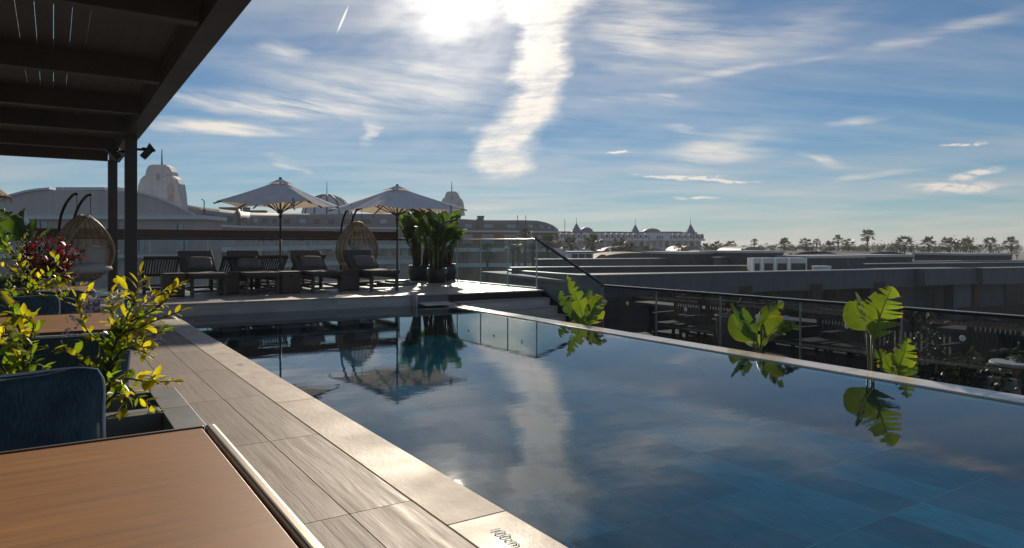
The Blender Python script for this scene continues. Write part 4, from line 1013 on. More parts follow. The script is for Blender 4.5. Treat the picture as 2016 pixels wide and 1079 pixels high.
# small shallow barrel roofs further back
def barrel(lab, x0, x1, ytop, ybot, d, mat, depth=14, arch=.35):
    p0, p1 = P(x0, ybot, d), P(x1, ybot, d); f = Fr(p0, p1); t = thing('barrel_roof_house', lab, 'building', (p0.x, p0.y, -10), group='low curved roofs beyond the hotel')
    H = P(x0, ytop, d).z-p0.z; pr = [f.pt(f.L*i/16, 0, p0.z+H*(1-abs(2*i/16-1)**2.6)) for i in range(17)]
    MB().prism(pr, f.n*depth).build('roof', mat, t, world=True); f.part(t, 'wall', 'mauve_wall2', .1, f.L-.1, .1, depth, -10, p0.z-.002)
    ar = [f.pt(f.L*(.02+.2*i/8), -.05, p0.z+H*.8*math.sin(math.pi*i/8)) for i in range(9)]
    MB().prism(ar, f.n*.04).build('arch_end', 'brick_red', t, world=True)
barrel('shallow curved grey roof behind the middle stair boxes', 1540, 1675, 495, 512, 75, 'barrel_grey'); barrel('shallow curved roof between the first stair boxes', 1395, 1475, 494, 510, 80, 'barrel_grey')
barrel('low curved blue-grey roof among the palms', 1455, 1512, 486, 498, 120, 'palace_slate'); barrel('long shallow grey roof in front of the palace palms', 1165, 1345, 498, 512, 85, 'barrel_grey')
barrel('flat curved roof near the tallest palm', 1690, 1800, 496, 510, 90, 'barrel_grey')

# ---- large curved hotel on the left: gable wing
dG = 72.0
g0, g1 = P(-40, 470, dG), P(398, 470, dG); fg = Fr(g0, g1)
gw = thing('gable_hotel', 'big mauve hotel wing with low arched gable on the left', 'building', (g0.x, g0.y, -10))
prof = [(-40,432),(-40,412),(0,394),(25,385),(50,378.5),(75,374.5),(100,372.5),(110,374.5),(150,374.8),(200,376),(262,378),(285,382.5),(310,390),(335,400),(360,412),(385,424),(398,432)]
pts = [fg.pt(fg.apx(x), 0, fg.zpx(x, y)) for x, y in prof]
rad = Vector((P(398,470,1).x, P(398,470,1).y, 0)).normalized()
MB().prism(pts, rad*6).build('gable', 'mauve_wall', gw, world=True)
for seg in (prof[1:7], prof[10:]):
    top = [fg.pt(fg.apx(x), -.25, fg.zpx(x, y-3.2)) for x, y in seg]; bot = [fg.pt(fg.apx(x), -.25, fg.zpx(x, y+1)) for x, y in seg]
    MB().prism(top+bot[::-1], rad*6.3).build('roof_rim', 'roof_edge', gw, world=True)
ze_ = fg.zpx(200, 432); fg.part(gw, 'eave_band', 'roof_edge', fg.apx(46), fg.apx(408), -.5, 5, ze_+.003, ze_+.40); 
fg.part(gw, 'storey_wall', 'mauve_wall2', fg.apx(-40), fg.apx(398), .15, 4.8, -10, ze_)
for x0, x1 in [(110,122),(126,137),(139,155),(157,184),(187,204),(217,232)]:
    fg.part(gw, 'roof_panel', 'roof_edge', fg.apx(x0), fg.apx(x1), 0, 2.2, fg.zpx(150,374.6), fg.zpx(150,368.5))
for x0, x1, y0, y1 in [(66,92,435,449),(338,360,440,453),(352,372,472,496),(80,104,470,490),(20,44,436,450),(262,284,470,494)]:
    w_ = fg.part(gw, 'window', 'window_pale', fg.apx(x0), fg.apx(x1), .06, .145, fg.zpx(200,y1), fg.zpx(200,y0)); am = (fg.apx(x0)+fg.apx(x1))/2
    mb = MB(); fg.box(mb, am-.05, am+.05, .02, .058, fg.zpx(200,y1), fg.zpx(200,y0)); l = gw.location; mb.v = [q-l for q in mb.v]; mb.build('mullion', 'rib_brown', w_)
fg.part(gw, 'wall_pier', 'mauve_wall', fg.apx(216), fg.apx(230), -.1, .14, -10, fg.zpx(220, 395)); fg.part(gw, 'balcony_band', 'balcony_pale', fg.apx(-40), fg.apx(398), -.6, .14, fg.zpx(200,508), fg.zpx(200,501))
# funnel towers
def tower(lab, x0, x1, ytop, ybot, d, mast):
    s_ = (x1-x0)/87.0; p0, p1 = P(x0, ybot, d), P(x1, ybot, d); f = Fr(p0, p1); t = thing('funnel_tower', lab, 'tower', (p0.x, p0.y, p0.z), group='pale funnel shaped roof towers')
    K = lambda x, y: (x0+(x-271)*s_, ytop+(y-324)*s_)
    def pr(l, b0, dep, name, mat):
        q = []
        for x, y in l: X, Y = K(x, y); q.append(f.pt(f.apx(X), b0, f.zpx(X, Y)))
        MB().prism(q, f.n*dep).build(name, mat, t, world=True)
    W = f.L
    pr([(271,382),(272,365),(276,354),(281,348),(286,345),(288,334),(293,326),(300,324),(325,324),(333,329),(338,338),(340,346),(348,352),(353,362),(356,380),(359,414),(330,414),(300,414),(271,405)], 0, W*.28, 'body', 'tower_pale')
    pr([(318,388),(319,362),(324,350),(331,345),(340,347),(348,353),(352,362),(355,380),(358,397),(344,397)], -W*.06, W*.058, 'side_lobe', 'tower_pale')
    pr([(322,340),(328,330),(335,335),(339,345),(331,343),(324,348)], -W*.03, W*.028, 'upper_lobe', 'tower_pale')
    c = K(338, 374); a = f.apx(c[0]); z = f.zpx(*c); rx = 6.5*s_/F*d; rz_ = 14*s_/F*d
    MB().prism([f.pt(a+rx*math.cos(q*math.pi/9), -W*.075, z+rz_*math.sin(q*math.pi/9)) for q in range(18)], f.n*W*.012).build('porthole', 'mauve_wall', t, world=True)
    f.part(t, 'door_panel', 'mauve_wall2', f.apx(K(334,0)[0]), f.apx(K(343,0)[0]), -W*.085, -W*.078, f.zpx(*K(338,396)), f.zpx(*K(338,384)))
    f.part(t, 'vent', 'mauve_wall2', f.apx(K(308,0)[0]), f.apx(K(315,0)[0]), -.06, -.004, f.zpx(*K(310,354)), f.zpx(*K(310,342)))
    mx_, my_ = K(310, 324); pm_ = f.pt(f.apx(mx_), W*.2, 0); MB().tube([(pm_.x,pm_.y,f.zpx(mx_,my_)-.1),(pm_.x,pm_.y,f.zpx(mx_,mast))], [.12,.05], 6).build('mast', 'rib_brown', t, world=True)
tower('pale funnel shaped tower with mast above the gable wing', 271, 358, 324, 404, 95, 292)
tower('smaller pale funnel tower with mast behind the potted plants', 868, 914, 377, 432, 150, 356)
# long curved wing
def sweep(lab, plan, mats, dormers, name='curved_hotel', ribs=()):
    """plan: (px, depth, y_eave, y_ridge); curved roof + facade"""
    q = [(P(px, ye, d), P(px, yr, d+2.6)) for px, d, ye, yr in plan]
    t = thing(name, lab, 'building', (q[0][0].x, q[0][0].y, -10)); mb = MB(); n = 8
    rows = []
    for e, r in q:
        rows.append([Vector((e.x+(r.x-e.x)*2*(1-math.cos(math.pi/3*i/n)), e.y+(r.y-e.y)*2*(1-math.cos(math.pi/3*i/n)), e.z+(r.z-e.z)*math.sin(math.pi/3*i/n)/.866)) for i in range(n+1)])
    for i in range(len(rows)-1):
        mb.add(rows[i]+rows[i+1], [(k, k+1, n+2+k, n+1+k) for k in range(n)])
    # closed back so that it is a solid shell
    back = [[r_[-1], Vector((r_[-1].x, r_[-1].y, -10))] for r_ in rows]
    for i in range(len(rows)-1): mb.add(back[i]+back[i+1], [(0,1,3,2)])
    for r_ in (rows[0], rows[-1]): mb.add(r_+[Vector((r_[-1].x, r_[-1].y, r_[0].z))], [tuple(range(n+2))])
    mb.build('roof', mats[0], t, world=True)
    fac = MB(); ev = MB(); bal = []
    for i in range(len(q)-1):
        a, c = q[i][0], q[i+1][0]
        fr_ = Fr(a, c); 
        z0, z1 = a.z, c.z
        def strip(mb_, off0, off1, u, v):
            mb_.hexa([fr_.pt(0,off0,z0+u),fr_.pt(fr_.L,off0,z1+u),fr_.pt(fr_.L,off1,z1+u),fr_.pt(0,off1,z0+u),fr_.pt(0,off0,z0+v),fr_.pt(fr_.L,off0,z1+v),fr_.pt(fr_.L,off1,z1+v),fr_.pt(0,off1,z0+v)])
        strip(fac, .6, 1.0, -12, -.02); strip(ev, -.35, 1.2, -.12, .22)
        nb = max(1, int(fr_.L/2.6))
        for lev in range(3):
            if lev: 
                b_ = MB(); strip(b_, -.25, .58, -lev*3.0-.9, -lev*3.0-.15); b_.build('balcony', 'balcony_pale', t, world=True)
            for k in range(nb):
                a0 = fr_.L*(k+.18)/nb; a1 = fr_.L*(k+.74)/nb; zz = z0+(z1-z0)*(k+.5)/nb-lev*3.0
                fr_.part(t, 'window', 'window_blue' if (k+lev) % 3 else 'window_pale', a0, a1, .5, .595, zz-2.3, zz-.5)
                if lev == 0 and dormers:
                    u0, u1 = (k+.28)/nb, (k+.68)/nb; of = (Vector((0,0,1))-fr_.n)*.09; Lw = lambda r_, u: rows[i][r_].lerp(rows[i+1][r_], u)
                    m_ = MB(); q4 = [Lw(2,u0), Lw(2,u1), Lw(4,u1), Lw(4,u0)]; m_.hexa([v_-of for v_ in q4]+[v_+of for v_ in q4])
                    m_.build('roof_window', dormers if (k*7+i) % 4 else 'window_pale', t, world=True)
    fac.build('wall', mats[1], t, world=True); ev.build('eave', 'roof_edge', t, world=True)
    for i in ribs: MB().tube([p_+Vector((0,0,.12)) for p_ in rows[i]], .28, 5).build('roof_rib', 'rib_brown', t, world=True)
    return t, rows
sweep('long curved mauve hotel with skylights behind the parasols', [(352,100,438,400),(395,102,441,408),(432,105,445,411.5),(470,109,447,416),(492,113,447.5,418.5),(550,121,448.5,420),(610,127,449,420.5),(667,131,449,421),(740,135,449.5,421),(800,138,450,421.5),(868,142,452,424),(905,144,454,430)], ('roof_grey','mauve_wall2'), 'rib_brown', ribs=(3,))
sweep('grey roofed hotel end with brick storey right of the potted plants', [(880,136,455.5,431),(905,136,456,431),(940,136.5,456,433),(985,137,456,433.5),(1030,138,456.5,433.5),(1058,138.5,457,434.5),(1075,139,457,438),(1088,139.5,457,443),(1099,140,457.5,451)], ('roof_grey2','brick_red'), 'window_pale', 'hotel_end', ribs=(2,))
# rooftop plant on the ridge of the curved wing
for i, (x0, x1, y0, y1) in enumerate([(432,470,408,418),(478,486,408,418),(492,520,414,421),(545,550,410,421),(940,952,425,434)]):
    p = P(x0, y1, 118+i*4); f = Fr(p, P(x1, y1, 118+i*4)); t = thing('roof_vent', ['long low vent housing on the ridge left of the first parasol', 'thin chimney pipe on the ridge of the curved hotel', 'low duct housing on the ridge under the first parasol', 'short stack on the ridge by the parasol pole', 'small chimney on the ridge right of the second tower'][i], 'roof vent', (p.x,p.y,p.z), group='vents on the hotel ridge')
    f.part(t, 'housing', 'roof_grey2', 0, f.L, 0, 1.5, p.z-1, P(x0,y0+2,118+i*4).z); f.part(t, 'cap', 'rib_brown', -.1, f.L+.1, -.1, 1.6, P(x0,y0+2,118+i*4).z+.004, P(x0,y0,118+i*4).z)
# ribbed dome
cD = P(643.5, 424, 146); rD = 46.5/F*146; t = thing('ribbed_dome', 'pale blue ribbed dome behind the parasols', 'dome', cD)
MB().lathe([(rD*math.cos(a), rD*.86*math.sin(a)) for a in [i*math.pi/24 for i in range(13)]], 40).build('shell', 'dome_blue', t, smooth=True)
for k in range(12):
    a = 2*math.pi*k/12+.2; MB().tube([(rD*1.01*math.cos(q)*math.cos(a), rD*1.01*math.cos(q)*math.sin(a), rD*.87*math.sin(q)) for q in [i*math.pi/20 for i in range(11)]], .17, 5).build('rib', 'rib_brown', t, smooth=True)
MB().tube([(0,0,rD*.86),(0,0,rD*.86+2.8)], [.1,.04], 5).build('mast', 'rib_brown', t)

# ---- turreted palace hotel
dP = 170.0
p0, p1 = P(1096, 473, dP), P(1380, 473, dP+14); fp = Fr(p0, p1); pal = thing('palace_hotel', 'white palace hotel with red mansard roof, domes and cone turrets', 'building', (p0.x, p0.y, -12))
X = lambda x: fp.apx(x); Z = lambda x, y: fp.zpx(x, y)
za_ = Z(1240, 474); fp.part(pal, 'wall', 'palace_wall', 0, fp.L, 0, 16, -12, za_-.02)
fp.part(pal, 'cornice', 'palace_white', -.5, fp.L+.8, -.8, 16.5, za_, za_+.45)
zr = Z(1240, 459); 
MB().hexa([fp.pt(0,-.6,za_+.453),fp.pt(fp.L,-.6,za_+.453),fp.pt(fp.L,16,za_+.453),fp.pt(0,16,za_+.453),fp.pt(.3,1.6,zr),fp.pt(fp.L-.3,1.6,zr),fp.pt(fp.L-.3,14,zr),fp.pt(.3,14,zr)]).build('mansard_roof', 'palace_red', pal, world=True)
fp.part(pal, 'roof_deck', 'palace_slate', .2, fp.L-.2, 1.4, 14.2, zr+.003, zr+.35)
for x in [1104+11*i for i in range(26)]:
    if 1150 < x < 1178 or 1276 < x < 1312: continue
    a = X(x); w_ = .52; zb, zm = Z(1240, 470.5), Z(1240, 463.5)
    pr = [fp.pt(a-w_,-.75,zb), fp.pt(a+w_,-.75,zb), fp.pt(a+w_,-.75,zm)]+[fp.pt(a+w_*math.cos(q*math.pi/6), -.75, zm+w_*math.sin(q*math.pi/6)) for q in range(1,6)]+[fp.pt(a-w_,-.75,zm)]
    d_ = MB().prism(pr, fp.n*2.2).build('dormer', 'palace_white', pal, world=True)
    mb = MB(); fp.box(mb, a-.28, a+.28, -.8, -.755, zb+.25, zm+.1); mb.v = [q-pal.location for q in mb.v]; mb.build('pane', 'window_dark', d_)
for xa, xb, yt in ((1150,1180,447),(1276,1314,449)):
    fp.part(pal, 'gable_block', 'palace_white', X(xa), X(xb), -1.0, 8, Z(xa,472), Z(xa,458.5)); c = (X(xa)+X(xb))/2; r_ = (X(xb)-X(xa))*.43
    for j in range(3): fp.part(pal, 'window', 'window_dark', c-.9+j*.7, c-.5+j*.7, -1.06, -1.004, Z(xa,470), Z(xa,465))
    H_ = (Z(xa,yt)-Z(xa,459)); cc = fp.pt(c, 3, Z(xa,459)); MB().lathe([(r_*1.12,-.3),(r_*1.12,.05),(r_,.05)]+[(r_*math.cos(i*math.pi/20), .05+H_*math.sin(i*math.pi/20)) for i in range(1,11)], 24, cc).build('dome', 'palace_slate', pal, smooth=True, world=True)
for xc, ya, yb, hw in ((1140,438.5,456,9.5),(1256.5,441,459,9),(1366,440,459,10)):
    c = fp.pt(X(xc), 1.5, 0); r_ = hw/F*(dP+4); z0, z1 = Z(xc,yb), Z(xc,ya)
    MB().lathe([(r_*1.55,z0-.25),(r_*.98,z0+.25),(r_*.55,z0+(z1-z0)*.5),(.02,z1)], 8, c).build('turret_cone', 'palace_slate', pal, world=True)
    MB().lathe([(r_*.9,za_),(r_*.9,z0-.26)], 8, c).build('turret_drum', 'palace_white', pal, world=True)
    MB().tube([c+Vector((0,0,z1-.1)), c+Vector((0,0,Z(xc,ya-11)))], [.07,.03], 5).build('finial', 'rib_brown', pal, world=True)
for xa, xb in ((1203,1238),(1322,1356)): fp.part(pal, 'roof_house', 'palace_slate', X(xa), X(xb), 3, 9, zr+.353, Z(xa,455.5))
for i in range(22):
    a = fp.L*(i+.5)/22; zb, zm = Z(1240, 487), Z(1240, 479.5); w_ = .62
    pr = [fp.pt(a-w_,-.06,zb), fp.pt(a+w_,-.06,zb), fp.pt(a+w_,-.06,zm), fp.pt(a,-.06,zm+w_*1.5), fp.pt(a-w_,-.06,zm)]
    MB().prism(pr, fp.n*.055).build('arched_window', 'mauve_wall2' if i % 4 else 'window_dark', pal, world=True)
barrel('dark blue canopy roof before the palace', 1185, 1310, 485, 494, 150, 'palace_slate'); barrel('dark blue canopy roof at the palace corner', 1338, 1383, 484, 494, 150, 'palace_slate')
# thin masts
for i, (x, yt, yb, d) in enumerate([(1019,424,436,138),(1035,424,436,138),(1112,432,462,165),(402,392,412,95),(735,407,422,136)]):
    t = thing('roof_mast', ['thin roof mast on the left of the grey hotel end', 'thin roof mast on the right of the grey hotel end', 'thin antenna mast left of the first cone turret', 'bent antenna on the curved hotel near the gable', 'antenna on the curved hotel between the parasols'][i], 'mast', P(x, yb, d), group='thin masts on far roofs')
    o = P(x, yb, d); MB().tube([o-Vector((0,0,.8)), P(x, yt+(4 if i > 2 else 0), d)]+([P(x-5, yt, d)] if i > 2 else []), .07, 5).build('pole', 'rib_brown', t, world=True); MB().lathe([(0,.0),(.2,.0),(.2,-.7)], 6).build('foot', 'rib_brown', t)

# ================================================================== palms and trees by the shore
def palm_crown(seed, n=46):
    rnd = random.Random(seed); mb = MB()
    for k in range(n):
        a = rnd.uniform(0, 2*math.pi); el = math.asin(rnd.uniform(-.38, .98)); D = Vector((math.cos(a)*math.cos(el), math.sin(a)*math.cos(el), math.sin(el)))
        Lp = rnd.uniform(.45, .66); tip = D*Lp; up = Vector((0,0,1)); S = D.cross(up)
        if S.length < .05: S = Vector((1,0,0))
        S.normalize(); U = S.cross(D)
        mb.tube([Vector((0,0,0)), tip], .008, 3, False)
        for j in range(11):
            f = (j-5)/5; ang = f*1.15; dirv = (D*math.cos(ang)+S*math.sin(ang)).normalized(); l = rnd.uniform(.36, .5)*(1-.25*abs(f))
            e = tip+dirv*l-Vector((0,0,.10*l+.12*abs(f)*l+(.25*l if el < 0 else 0))); w_ = U.cross(dirv).normalized()*.036; m_ = tip.lerp(e, .45)
            mb.add([tip-w_*.3, m_-w_, e, m_+w_], [(0,1,2,3)])
    return mb.mesh('crown', 'palm_leaf')
crowns = [palm_crown(s_) for s_ in (1, 2, 3, 4)]
skirt = MB().lathe([(.05,-.05),(.16,-.15),(.20,-.35),(.12,-.55),(.06,-.56)], 9).mesh('dead_leaf_skirt', 'trunk')
def palm(px, py, rpx, d, i, lab):
    c = P(px, py, d); r_ = 1.22*rpx/F*d; zg = -10 if c.y < 400 else -11
    t = thing('palm_tree', lab, 'palm tree', (c.x, c.y, zg), random.uniform(0, 6), 'fan palms along the shore')
    h = c.z-zg; MB().tube([(0,0,0),(0,0,h*.5),(0,0,h)], [.26,.22,.17], 8).build('trunk', 'trunk', t, smooth=True)
    inst('crown', crowns[i % 4], t, Matrix.Translation((0,0,h)) @ Matrix.Scale(r_, 4)); inst('dead_leaf_skirt', skirt, t, Matrix.Translation((0,0,h)) @ Matrix.Scale(r_, 4))
pl = [(1485,478,8,260,'small fan palm standing alone above the blue-grey roof'), (1545,484,15,200,'bushy fan palm right of the blue-grey roof'), (1587,485,16,190,'dense fan palm left of two thin palms'), (1608,478,8,240,'thin small fan palm beside the dense one'), (1634,487,13,190,'low fan palm left of the second tallest palm'), (1650,474,11,210,'second tallest fan palm left of the tallest'), (1670,485,15,180,'broad low fan palm left of the tallest'), (1708,466,15,200,'tallest fan palm standing clear against the sky'), (1781,483,19,180,'broad fan palm right of the tallest palm'), (1828,483,17,180,'fan palm third from the right'), (1868,484,18,175,'wide fan palm beside the loose leafed tree'), (1902,483,14,190,'fan palm joined to the loose leafed tree'), (1949,481,14,180,'single fan palm second from the right edge'), (1991,482,15,175,'single fan palm at the right edge'),
      (1410,487,13,170,'fan palm just right of the palace'), (1440,486,12,190,'fan palm second to the right of the palace'), (1125,484,19,120,'fan palm in front of the left palace corner'), (1167,482,21,120,'tall fan palm in front of the first palace dome'), (1219,487,19,120,'fan palm in front of the middle of the palace'), (1241,492,14,118,'low fan palm right of the middle palace palm'), (1078,480,20,110,'fan palm seen through the glass by the stair rail'), (1034,463,15,110,'fan palm rising above the glass rail before the brick storey'), (1010,486,18,100,'fan palm seen low through the glass balustrade'), (1388,490,11,150,'low fan palm at the right palace corner'), (1275,494,11,130,'small fan palm before the dark canopy'), (1336,492,12,130,'fan palm before the palace arch')]
for i, (x, y, r_, d, lab) in enumerate(pl): palm(x, y, r_, d, i, lab)
def crown_mesh(seed, n=420, flat=.7):
    rnd = random.Random(seed); mb = MB(); cl = [(Vector((rnd.gauss(0,.42), rnd.gauss(0,.42), rnd.uniform(-.1,.55)*flat)), rnd.uniform(.22,.42)) for _ in range(13)]
    for k in range(n):
        c, r_ = rnd.choice(cl); p = c+Vector((rnd.gauss(0,1), rnd.gauss(0,1), rnd.gauss(0,.8)))*r_*.5; D = Vector((rnd.uniform(-1,1), rnd.uniform(-1,1), rnd.uniform(-1,1))).normalized(); S = D.orthogonal().normalized(); l = rnd.uniform(.05,.10)
        mb.add([p-D*l, p+S*l*.5, p+D*l, p-S*l*.5], [(0,1,2,3)])
    return mb.mesh('crown', 'tree_leaf')
tcr = [crown_mesh(s_) for s_ in (11, 12, 13)]
def tree(px, py, rpx, d, i, lab):
    c = P(px, py, d); r_ = rpx/F*d; t = thing('shore_tree', lab, 'tree', (c.x, c.y, -10.5), random.uniform(0, 6), 'leafy trees between the palms'); h = c.z+10.5
    tr = MB().tube([(0,0,0),(.1,0,h*.6),(0,0,h)], [.3,.22,.1], 7)
    for k in range(4): a = k*1.6; tr.tube([(0,0,h*.75),(math.cos(a)*r_*.4,math.sin(a)*r_*.4,h+.1*r_)], [.13,.05], 5)
    tr.build('trunk', 'trunk', t, smooth=True); inst('crown', tcr[i % 3], t, Matrix.Translation((0,0,h)) @ Matrix.Scale(r_, 4))
tl_ = [(1398,490,18,230,'round dark tree right of the palace'), (1425,488,20,240,'dark tree behind the palms right of the palace'), (1520,487,14,230,'tree left of the bushy fan palm'), (1565,489,16,200,'low tree between two bushy palms'), (1620,491,12,200,'low tree under the thin palm'), (1690,490,10,200,'small tree just left of the tallest trunk'), (1730,488,20,210,'wide low tree right of the tallest palm trunk'), (1760,486,18,200,'dark tree left of the broad fan palm'), (1886,482,26,170,'loose leafed tree between two palms'), (1915,489,18,170,'low tree at the foot of the joined palm'), (1845,490,15,190,'low tree right of the third palm'), (1470,489,14,240,'tree beside the lone small palm'), (1020,482,14,110,'round tree behind the glass by the deck corner'), (960,488,18,110,'dark tree low behind the glass balustrade'), (1050,490,18,105,'dark bush tree beside the stair rail')]
for i, (x, y, r_, d, lab) in enumerate(tl_): tree(x, y, r_, d, i, lab)
rb_ = random.Random(77)
for k in range(34):   # low belt of trees along the shore, all alike from here
    tree(1395+k*18.5+rb_.uniform(-7,7), 493+rb_.uniform(-3,2), rb_.uniform(13,21), rb_.uniform(185,270), k, 'low dark tree in the belt along the shore under the palms')

# ================================================================== dining booths on the left
TZ = .75
def table(y0, y1, lab):
    t = thing('dining_table', lab, 'table', (-.7, (y0+y1)/2, 0), 0, 'teak dining tables of the booths')
    xr = .304
    MB().box(-1.9, xr, y0, y1, TZ-.028, TZ).build('top', 'table_teak', t, world=True, bevel=.0015)
    MB().box(-1.9, xr+.006, y1+.0005, y1+.016, TZ-.032, TZ+.003).build('edge_strip', 'brown_board', t, world=True, bevel=.003)
    MB().box(-1.9, xr+.006, y0-.016, y0-.0005, TZ-.032, TZ+.003).build('edge_strip', 'brown_board', t, world=True, bevel=.003)
    MB().box(xr+.0005, xr+.0075, y0, y1, TZ-.045, TZ-.008).build('shadow_gap', 'black_metal', t, world=True)
    MB().box(xr+.008, xr+.033, y0-.012, y1+.016, TZ-.05, TZ+.004).build('end_rail', 'champagne_metal', t, world=True, bevel=.008, seg=4)
    MB().lathe([(0,.004),(.005,.004),(.006,0)], 10, (xr+.034, y1-.09, TZ-.02)).build('screw', 'black_metal', t, world=True)
    for yy in (y0+.12, y1-.12):
        MB().box(-.25, -.17, yy-.04, yy+.04, 0, TZ-.03).build('leg', 'bronze', t, world=True, bevel=.004)
    MB().box(-1.7, -.1, (y0+y1)/2-.03, (y0+y1)/2+.03, TZ-.10, TZ-.03).build('frame_bar', 'bronze', t, world=True)
table(.78, 1.85, 'large teak dining table with metal end rail in the foreground'); table(4.25, 5.30, 'teak dining table in the second booth behind the yellow shrubs'); table(7.70, 8.75, 'teak dining table in the third booth by the red shrub')

def trough(y0, y1, lab, zt=.55, x0=-1.9, x1=.46, full=True):
    t = thing('planter_trough', lab, 'planter', (-.7, (y0+y1)/2, 0), 0, 'dark stone planter troughs between the booths')
    e = .105; c = .055
    MB().box(x1-e, x1, y0, y1, .02, zt).build('end_wall', 'dark_stone', t, world=True, bevel=.002)
    MB().box(x0, x1-e-.002, y0, y0+c, .02, zt-.002).build('side_wall', 'dark_stone', t, world=True, bevel=.002)
    MB().box(x0, x1-e-.002, y1-c, y1, .02, zt-.002).build('side_wall', 'dark_stone', t, world=True, bevel=.002)
    MB().box(x0, x1-e-.003, y0+c+.001, y1-c-.001, .05, zt-.26 if not full else zt-.14).build('soil', 'soil', t, world=True)
    MB().box(x0, x1-.03, y0+.02, y1-.02, 0, .019).build('plinth', 'black_metal', t, world=True)
def booth_seat(y0, y1, lab):
    t = thing('booth_bench', lab, 'bench', (-.8, (y0+y1)/2, 0), 0, 'upholstered booth benches')
    MB().box(-1.9, .25, y0, y1, 0, .30).build('base', 'dark_stone', t, world=True, bevel=.004)
    MB().box(-1.9, .24, y0+.01, y1-.01, .302, .42).build('seat_pad', 'navy_fabric', t, world=True, bevel=.03, seg=3)
def back_cushion(x, y, z, w, h, t_, tilt, yaw, lab, roll=0):
    r_ = thing('back_cushion', lab, 'cushion', (x, y, z), yaw, 'navy cushions with pale piping')
    cushion(w, h, t_, 'cover', 'navy_fabric', r_, Matrix.Rotation(tilt, 4, 'X') @ Matrix.Rotation(roll, 4, 'Y'), 'navy_piping', 1.0, 0, 16, 4.0)
names = ['first', 'second', 'third']
for k in range(3):
    o_ = 3.45*k
    trough(2.62+o_, 3.06+o_, ['empty dark stone trough right behind the foreground cushion', 'dark stone trough with pale green shrub, nearer one', 'dark stone trough before the red shrub'][k], full=(k > 0))
    trough(3.062+o_, 3.50+o_, ['dark stone trough holding the big golden shrub', 'dark stone trough behind the pale green shrub', 'dark stone trough holding the red shrub'][k])
    booth_seat(1.95+o_, 2.60+o_, ['booth bench under the foreground cushion', 'booth bench behind the second table', 'booth bench behind the third table'][k])
    booth_seat(3.52+o_, 4.15+o_, ['booth bench with its back to the golden shrub', 'booth bench with its back to the pale green shrub', 'booth bench with its back to the red shrub'][k])
back_cushion(-.15, 2.52, .40, .60, .42, .17, R(-14), R(-3), 'large navy cushion leaning behind the foreground table', R(-1.5))
back_cushion(.0, 3.62, .42, .58, .40, .16, R(10), R(2), 'navy cushion behind the golden shrub, second from the front', R(1))
back_cushion(-.62, 3.64, .42, .58, .40, .16, R(12), R(-4), 'navy cushion at the left edge behind the yellow leaves')
back_cushion(-.25, 5.98, .425, .60, .42, .17, R(-14), R(2), 'navy cushion just above the second table')
back_cushion(-.05, 7.08, .42, .58, .40, .16, R(10), R(-2), 'navy cushion just below the third table')
back_cushion(-.55, 9.42, .425, .60, .42, .17, R(-14), R(1), 'navy cushion beyond the third table under the red shrub')

# ------------------------------------------------------------------ shrubs with real leaves
def leaf_mesh(name, L, W, mat, fold=.25, bend=.3, n=4):
    mb = MB()
    for i in range(n+1):
        t = i/n; w_ = W/2*math.sin(math.pi*min(1, (t*.92+.05)))**.8 if i < n else 0; y = L*t; z = -bend*L*t*t
        mb.add([(-w_, y, z+w_*fold), (0, y, z), (w_, y, z+w_*fold)], [])
    for i in range(n):
        a = i*3; mb.f += [(a, a+1, a+4, a+3), (a+1, a+2, a+5, a+4)]
    return mb.mesh(name, mat, True)
LM = {}
for mt in ('gold_leaf', 'green_leaf'):
    LM[mt] = [leaf_mesh('leaf', 1, .42, mt, .25, .15), leaf_mesh('leaf', 1, .50, mt, .15, .35), leaf_mesh('leaf', 1, .36, mt, .35, .0)]
LM['red_leaf'] = [leaf_mesh('leaf', 1, .62, 'red_leaf', .2, .2, 3), leaf_mesh('leaf', 1, .7, 'red_leaf', .1, .4, 3)]
LM['shade_leaf'] = [leaf_mesh('leaf', 1, .4, 'shade_leaf', .2, .3, 3)]
def orient(p, D, N, s_):
    D = D.normalized(); X_ = D.cross(N)
    if X_.length < 1e-3: X_ = D.orthogonal()
    X_.normalize(); Z_ = X_.cross(D)
    m = Matrix((X_, D, Z_)).transposed().to_4x4(); return Matrix.Translation(p) @ m @ Matrix.Scale(s_, 4)
